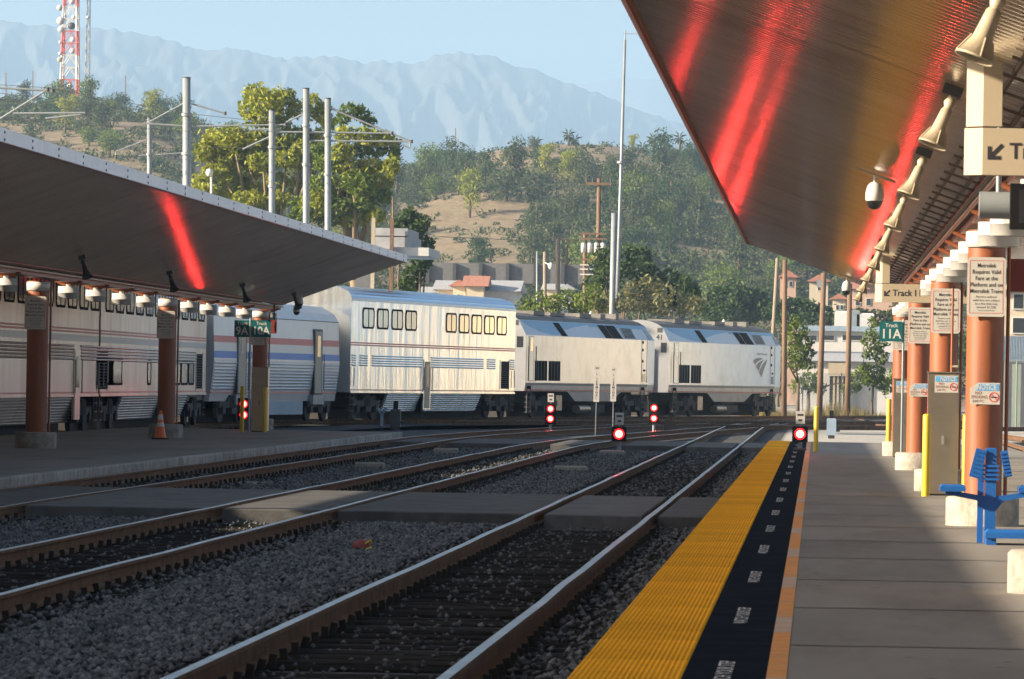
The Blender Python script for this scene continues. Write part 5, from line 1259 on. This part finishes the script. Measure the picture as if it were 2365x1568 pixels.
wire('faint lower wire across the dry slope', [(985, 545), (1200, 555), (1383, 540)], 330, .03)
wire('wire running low over the houses', [(1800, 660), (1600, 655), (1400, 610)], 330, .03)
t, a, b = pole('street_lamp', 'small pale lamp on a post before the eucalyptus', 488, 402, 480, 225, .06, 'whitemetal', 'lamp'); MB().lathe([(0, .18), (.12, .14), (.16, 0), (.1, -.14), (0, -.16)], 12, Matrix.Translation(a + Vector((-.08, 0, .05)))).build('lamp_head', M['whitemetal'], t)
# the tall leaning mast and the post beside it
t, a, b = pole('antenna_mast', 'tall slender leaning mast with an aerial on top', 1443, 92, 725, 300, .13, 'galv', 'mast', lean=1424, taper=.55)
MB().cyl(a, a + Vector((0, 0, .5)), .03, n=6).build('tip', M['galv'], t); q = at(1443, 78, 300); y_ = MB(); y_.cyl(q - Vector((.1, 0, 0)), q + Vector((.9, 0, 0)), .015, n=5)
for k in range(7): y_.cyl(q + Vector((.1 + .13 * k, 0, -.12)), q + Vector((.1 + .13 * k, 0, .12)), .008, n=4)
y_.build('yagi_aerial', M['galv'], t); q = at(1434, 375, 300); MB().cyl(q - Vector((0, 0, .06)), q + Vector((0, 0, .06)), .24, n=12).build('collar', M['galv'], t)
pole('steel_post', 'thick pale steel post beside the leaning mast', 1418, 492, 725, 299, .165, 'galv', 'post', lean=1413, taper=.95)
# wooden utility poles
t, a, b = pole('utility_pole', 'brown wooden utility pole with crossarm and transformers', 1383, 412, 680, 330, .16, 'wood', lean=1380)
MB().box2(a.x - .78, a.x + .75, 329.8, 330.0, a.z - .42, a.z - .26).build('crossarm', M['wood'], t)
for dx in (-.75, -.35, .72): MB().cyl((a.x + dx, 329.9, a.z - .26), (a.x + dx, 329.9, a.z + .02), .05, n=8).build('insulator', M['dark'], t)
for py in (540, 552, 600):
    q = at(1372, py, 329.6); MB().box2(q.x - .9, q.x + .75, 329.5, 329.7, q.z - .05, q.z + .06).build('crossarm', M['wood'], t)
for px in (1347, 1362, 1377, 1392):
    q = at(px, 572, 329.3); tr = MB().lathe([(0, .30), (.09, .30), (.15, .25), (.15, -.30), (0, -.30)], 14, Matrix.Translation(q)).build('transformer', M['whitemetal'], t)
    MB().cyl(q + Vector((0, 0, .30)), q + Vector((0, 0, .52)), .04, n=8).build('bushing', M['dark'], tr)
t, a, b = pole('utility_pole', 'second wooden pole carrying the transformer rack', 1350, 540, 680, 330, .14, 'wood')
for py in (612, 622, 634): q = at(1352, py, 329.8); MB().box2(q.x - .35, q.x + .7, 329.7, 329.8, q.z - .03, q.z + .04).build('crossarm', M['whitemetal'], t)
pole('utility_pole', 'thin pale pole left of the grey overpass end', 1240, 580, 725, 320, .07, 'galv')
t, a, b = pole('utility_pole', 'pale wooden pole with a white camera on it', 1258, 582, 725, 318, .13, 'woodgrey'); q = at(1272, 614, 317.5); MB().lathe([(0, .2), (.14, .15), (.17, -.05), (.1, -.2), (0, -.22)], 12, Matrix.Translation(q)).build('camera', M['whitemetal'], t); MB().cyl(at(1258, 606, 317.8), q, .03, n=6).build('arm', M['whitemetal'], t)
t, a, b = pole('utility_pole', 'wooden pole with a short lamp arm to the right', 1288, 550, 725, 305, .16, 'woodgrey'); MB().cyl(at(1288, 553, 305), at(1332, 554, 305), .05, n=6).build('arm', M['woodgrey'], t); MB().cyl(at(1310, 565, 305), at(1310, 625, 305), .045, n=6).build('hanger', M['wood'], t); MB().cyl(at(1300, 556, 305), at(1310, 567, 305), .03, n=6).build('brace', M['woodgrey'], t); MB().cyl(at(1321, 556, 305), at(1310, 567, 305), .03, n=6).build('brace', M['woodgrey'], t)
pole('utility_pole', 'pale wooden pole behind the leading locomotive nose', 1795, 596, 700, 300, .13, 'woodgrey', lean=1789)
pole('utility_pole', 'dark wooden pole right of the leading locomotive', 1812, 600, 960, 284, .15, 'wood', lean=1810)
t, a, b = pole('utility_pole', 'leaning brown pole among the white roofs', 1902, 630, 905, 286, .17, 'wood', lean=1893); q = at(1892, 655, 285.6); MB().box2(q.x - .14, q.x + .12, 285.4, 285.6, q.z - .2, q.z + .2).build('junction_box', M['galv'], t)
pole('utility_pole', 'straight brown pole beside the far dome camera', 1962, 655, 905, 288, .16, 'wood', lean=1957)
t, a, b = pole('utility_pole', 'thin dark pole behind the left canopy tip', 907, 456, 600, 250, .045, 'wood')
t = thing('signal_mast', 'dark railway signal head on a post above the locomotives', 'signal', at(1553, 725, 300)); q0, q1 = at(1552, 706, 300), at(1552, 657, 300)
MB().bevbox(q1.x - .28, q1.x + .28, 300, 300.2, q0.z, q1.z, .1).build('head', M['black'], t); MB().cyl((q1.x, 300.3, GZ), (q1.x, 300.3, q0.z + .3), .08, n=8).build('post', M['galv'], t)
for k in range(3):
    z = q0.z + .22 + k * .37; hd = MB(); hd.lathe([(.13, 0), (.13, .22), (.12, .22), (.12, 0)], 14, Matrix.Translation((q1.x, 300, z)) @ Matrix.Rotation(R(90), 4, 'X')); hd.build('hood', M['dark'], t)
# gang of radio masts: the red and white lattice tower
def lattice(label, xl, xr, pb, Y, red_white, w3=True):
    b0, b1 = at(xl, pb, Y), at(xr, pb, Y); w = b1.x - b0.x; t = thing('radio_tower', label, 'tower', ((b0.x + b1.x) / 2, Y, b0.z)); top = at(xl, -40, Y).z; n = 9; hz_ = (top - b0.z) / n
    for k in range(n):
        z0, z1 = b0.z + k * hz_ - (4 if k == 0 else 0), b0.z + (k + 1) * hz_; m = M['towerred'] if (red_white and k % 4 in (0, 3)) else M['whitemetal']; mb = MB(); s0 = 1 - .25 * k / n; s1 = 1 - .25 * (k + 1) / n; cx = (b0.x + b1.x) / 2
        C = lambda s, z: [Vector((cx - w / 2 * s, Y - w / 2 * s, z)), Vector((cx + w / 2 * s, Y - w / 2 * s, z)), Vector((cx + w / 2 * s, Y + w / 2 * s, z)), Vector((cx - w / 2 * s, Y + w / 2 * s, z))]
        A, B = C(s0, z0), C(s1, z1)
        for i in range(4):
            j = (i + 1) % 4; mb.cyl(A[i], B[i], .20 if red_white else .07, n=5); mb.cyl(B[i], B[j], .09 if red_white else .05, n=4); mid = (B[i] + B[j]) / 2; mb.cyl(A[i], mid, .08 if red_white else .04, n=4); mb.cyl(A[j], mid, .08 if red_white else .04, n=4)
        mb.build('tower_section', m, t)
    return t
lattice('red and white lattice radio tower on the left hill', 142, 180, 212, 990, True)
lattice('thin grey lattice mast right of the red and white tower', 197, 206, 212, 990, False)
for i, (px, py, r, m) in enumerate(((138, 18, 7, 'dish'), (140, 48, 9.5, 'dish'), (141, 68, 7.5, 'dish'), (165, 60, 8.5, 'dark'), (166, 4, 7, 'dish'), (168, 92, 6.5, 'whitemetal'), (139, 98, 4, 'dish'), (139, 124, 4.5, 'dish'), (138, 138, 6, 'ivory'), (167, 118, 6, 'whitemetal'), (160, 199, 7, 'whitemetal'), (170, 40, 5, 'whitemetal'), (203, 40, 4, 'dish'))):
    q = at(px, py, 986); rr = r * 986 / F; o = MB(); o.lathe([(0, .35 * rr), (rr * .6, .3 * rr), (rr, 0), (rr, -.5 * rr), (0, -.5 * rr)], 14, Matrix.Translation(q) @ Matrix.Rotation(R(90), 4, 'X'))
    o = o.build('microwave_dish', M[m], None, q); setp(o, ['round', 'big round', 'round', 'dark round', 'top', 'white', 'small', 'small', 'ivory', 'white', 'lowest white', 'white', 'tiny'][i] + ' microwave dish on the radio tower, ' + ['topmost left', 'left edge, largest', 'third down on the left', 'centre', 'centre top', 'below the dark one', 'fourth down on the left', 'fifth down on the left', 'sixth down on the left', 'centre, middle height', 'near the foot', 'above the dark one', 'on the thin mast'][i], 'dish', 'dishes on the radio tower')
for px, pt, lab in ((290, 175, 'thin antenna pole on the left hill, right of the tower'), (76, 165, 'thin antenna pole on the left hill, left of the tower'), (14, 168, 'thin antenna pole on the left hill at the left edge'), (1052, 296, 'tall thin antenna above the central ridge'), (1036, 325, 'short thin antenna above the central ridge')):
    a = at(px, pt, 970); b = at(px, pt + 75, 970); o = MB().cyl(b, a, .14, .08, n=5).build('antenna_pole', M['wood'], None, b); setp(o, lab, 'pole', 'antenna poles on the ridge')

# ------------------------------------------------------------------ buildings
def house(name, label, x0, x1, yt, yb, Y, depth, wall, roofm, gable=None, wins=(), rise=14, hip=False, drop=True):
    a, b = at(x0, yb, Y), at(x1, yt, Y); zb = GZ - 1 if drop else a.z; t = thing(name, label, 'building', ((a.x + b.x) / 2, Y, zb))
    MB().box2(a.x, b.x, Y, Y + depth, zb, b.z).build('wall', M[wall], t); s = Y / F; e = .4; rz = rise * s
    if gable == 'flat': MB().box2(a.x - e, b.x + e, Y - e, Y + depth + e, b.z + .002, b.z + max(.25, rz)).build('roof', M[roofm], t)
    elif gable: MB().prism([(a.x - e, b.z - .05), (b.x + e, b.z - .05), ((a.x + b.x) / 2, b.z + rz)], (0, Y - e, 0), (1, 0, 0), (0, 0, 1), (0, depth + 2 * e, 0)).build('roof', M[roofm], t)
    else: MB().prism([(Y - e, b.z - .05), (Y + depth + e, b.z - .05), (Y + depth / 2, b.z + rz)], (a.x - e, 0, 0), (0, 1, 0), (0, 0, 1), (b.x - a.x + 2 * e, 0, 0)).build('roof', M[roofm], t)
    for wx0, wx1, wy0, wy1 in wins:
        p, q = at(wx0, wy1, Y), at(wx1, wy0, Y); o = MB().box2(p.x - .06, q.x + .06, Y - .07, Y + .02, p.z - .06, q.z + .06).build('window', M['whitemetal'], t); MB().box2(p.x, q.x, Y - .085, Y - .071, p.z, q.z).build('pane', M['win'], o)
    return t
house('house', 'cream house with red gable over the sleeping car roof', 1008, 1060, 668, 720, 470, 8, 'stucco', 'roofgrey', None, [(1018, 1026, 690, 700)], 22)
house('house', 'small cream gabled house with arched window beside it', 1045, 1075, 660, 720, 468, 8, 'stucco', 'rooftile', True, [(1056, 1063, 680, 698)], 14)
house('house', 'tall cream house wall under a clay roof by the overpass', 1076, 1117, 660, 720, 466, 5, 'stucco', 'rooftile', None, [(1100, 1106, 690, 700)], 24)
house('house', 'white house with blue windows right of the cream house', 1118, 1192, 672, 720, 468, 9, 'bwhite', 'roofgrey', None, [(1140, 1155, 690, 704), (1160, 1172, 692, 704)], 26)
house('house', 'low cream house at the left of the row', 968, 1002, 675, 720, 470, 7, 'stucco', 'roofgrey', None, (), 14)
house('house', 'small cream house between the bare poles', 1258, 1290, 668, 720, 480, 7, 'stucco', 'roofgrey', None, (), 14)
house('house', 'small white gabled house between the bare poles', 1296, 1322, 668, 720, 478, 7, 'bwhite', 'roofgrey', True, [(1306, 1313, 680, 692)], 12)
# the grey overpass
t = thing('overpass', 'grey concrete overpass with posts above the houses', 'bridge', at(1110, 700, 500)); a, b = at(940, 650, 500), at(1420, 613, 500)
MB().box2(a.x, b.x, 500, 508, a.z, a.z + .5).build('deck', M['overpass'], t); MB().box2(a.x, b.x, 499.8, 500, a.z, b.z).build('parapet', M['overpass'], t)
for px in (988, 1050, 1110, 1172, 1236, 1300, 1360): q = at(px, 608, 499.6); MB().box2(q.x - .16, q.x + .16, 499.4, 499.8, a.z - .2, q.z).build('parapet_post', M['dark'], t)
for px in (1048, 1170, 1300): q = at(px, 650, 503); MB().box2(q.x - .5, q.x + .5, 502, 505, GZ, a.z).build('pier', M['overpass'], t)
# houses on the right slope
house('house', 'pink house with clay roof on the right slope', 1800, 1838, 640, 690, 640, 9, 'stuccop', 'rooftile', True, [(1808, 1815, 650, 662), (1822, 1829, 650, 662)], 16)
house('house', 'beige house with clay roof near the canopy end', 1868, 1912, 650, 690, 640, 9, 'stucco', 'rooftile', True, [(1888, 1895, 660, 670)], 16)
house('house', 'tall cream house below the canopy corner', 1922, 1952, 690, 750, 560, 8, 'stucco', 'rooftile', True, [(1930, 1936, 705, 715), (1940, 1946, 705, 715)], 12)
house('house', 'long clay roofed house behind the far sign', 1960, 2060, 668, 720, 600, 9, 'stuccop', 'rooftile', None, [(1975, 1985, 690, 705), (2000, 2010, 690, 705)], 16)
house('house', 'small beige block on the slope above the white roofs', 1858, 1880, 735, 760, 520, 6, 'stucco', 'roofgrey', 'flat', (), 4)
house('house', 'small terracotta topped block left of the poles', 1818, 1848, 742, 770, 500, 6, 'stuccop', 'roofgrey', 'flat', (), 4)
# white depot buildings
t = house('depot_building', 'long white depot with pale blue roof band behind the poles', 1850, 2110, 768, 830, 400, 14, 'bwhite', 'bluegrey', 'flat', [(1870, 1885, 775, 785), (1900, 1925, 775, 785), (1945, 1990, 775, 785)], 12)
t = house('depot_building', 'low white shed under grey roofs beside the track', 1838, 2090, 835, 930, 330, 10, 'bwhite', 'roofgrey', None, (), 22)
MB().box2(at(1915, 900, 329.8).x, at(1957, 900, 329.8).x, 329.7, 330, GZ, at(1915, 868, 330).z).build('dark_doorway', M['black'], t)
for px in (1925, 1934, 1944, 1953): q = at(px, 905, 329.5); MB().box2(q.x - .06, q.x + .06, 329.4, 329.55, GZ, at(px, 868, 329.5).z).build('post', M['ivory'], t)
MB().box2(at(1912, 868, 329.3).x, at(1956, 868, 329.3).x, 329.2, 329.3, at(1912, 866, 329.3).z, at(1912, 838, 329.3).z).build('tarpaulin', M['beige'], t)
for px, py, pr, lab, m in ((1945, 730, 18, 'bright white box truck body on the depot roof line', 'whitemetal'), (1998, 735, 20, 'white cabin right of the truck body', 'bwhite'), (1975, 728, 10, 'grey tank between the white cabins', 'galv')):
    q = at(px, py, 415); s = 415 / F; o = MB().bevbox(q.x - pr * s, q.x + pr * s, 415, 419, q.z - 14 * s - 1.5, q.z + 12 * s, .1).build('cabin', M[m], None, q); setp(o, lab, 'cabin')
# right edge: beige building, corrugated wall, fence panels
t = house('beige_building', 'beige block with dark windows at the right edge', 2296, 2470, 672, 800, 262, 12, 'stucco', 'stucco', 'flat', [(2340, 2362, 680, 712), (2338, 2375, 735, 768), (2400, 2430, 680, 712)], 2)
t = thing('corrugated_wall', 'blue grey corrugated wall at the right edge', 'wall', at(2340, 850, 256)); a, b = at(2316, 835, 256), at(2460, 778, 256); mb = MB(); n = 40
for k in range(n): x0 = a.x + (b.x - a.x) * k / n; mb.box2(x0, x0 + (b.x - a.x) / n * .55, 255.94, 256, a.z - .5, b.z)
mb.build('ribs', M['bluegrey'], t, kind='stuff'); MB().box2(a.x, b.x, 256.001, 256.2, GZ, b.z).build('sheet', M['bluegrey'], t)
t = thing('panel_fence', 'pale grey panel fence with green posts at the right edge', 'fence', at(2340, 985, 245)); a = at(2316, 832, 245)
for k in range(6):
    x0 = a.x + k * .62; MB().box2(x0 + .02, x0 + .60, 245, 245.06, GZ, a.z - .08).build('panel', M['fence'], t); MB().cyl((x0, 244.9, GZ), (x0, 244.9, a.z), .035, n=8).build('post', M['greenpost'], t)
MB().cyl((a.x, 244.9, a.z), (a.x + 3.8, 244.9, a.z), .03, n=6).build('top_rail', M['galv'], t)
t = thing('chain_link_fence', 'dark chain link fence right of the leading locomotive', 'fence', at(1850, 920, 292)); a, b = at(1808, 925, 292), at(1900, 862, 292); mb = MB()
k = a.x
while k < b.x + 1.2:
    mb.cyl((k, 292, GZ), (k + .9, 292, b.z), .006, n=3); mb.cyl((k + .9, 292, GZ), (k, 292, b.z), .006, n=3); k += .075
mb.build('mesh', M['galv'], t, kind='stuff')
for i in range(4): x = a.x + i * (b.x + 1 - a.x) / 3; MB().cyl((x, 292.05, GZ), (x, 292.05, b.z + .05), .03, n=6).build('post', M['galv'], t)
# flat roofed shelter of the other line behind the left canopy
t = thing('flat_roof_shelter', 'pale flat roofed shelter above the left canopy tip', 'shelter', at(920, 700, 205))
for x0, x1, y0, y1, m, nm in ((905, 990, 572, 590, 'bwhite', 'roof_slab'), (862, 946, 545, 574, 'roofgrey', 'upper_block'), (858, 940, 527, 546, 'roofgrey', 'upper_roof')):
    a, b = at(x0, y1, 205), at(x1, y0, 205); MB().box2(a.x, b.x, 205 + (.3 if nm != 'roof_slab' else 0), 211, a.z, b.z).build(nm, M[m], t)
for px in (862, 905): q = at(px, 540, 204.8); MB().box2(q.x - .07, q.x + .07, 204.7, 204.9, GZ, q.z + .6).build('post', M['ivory' if px == 862 else 'wood'], t)
q = at(840, 600, 207); MB().box2(q.x - .3, q.x + .3, 207, 208, GZ, q.z + .4).build('pier', M['overpass'], t)
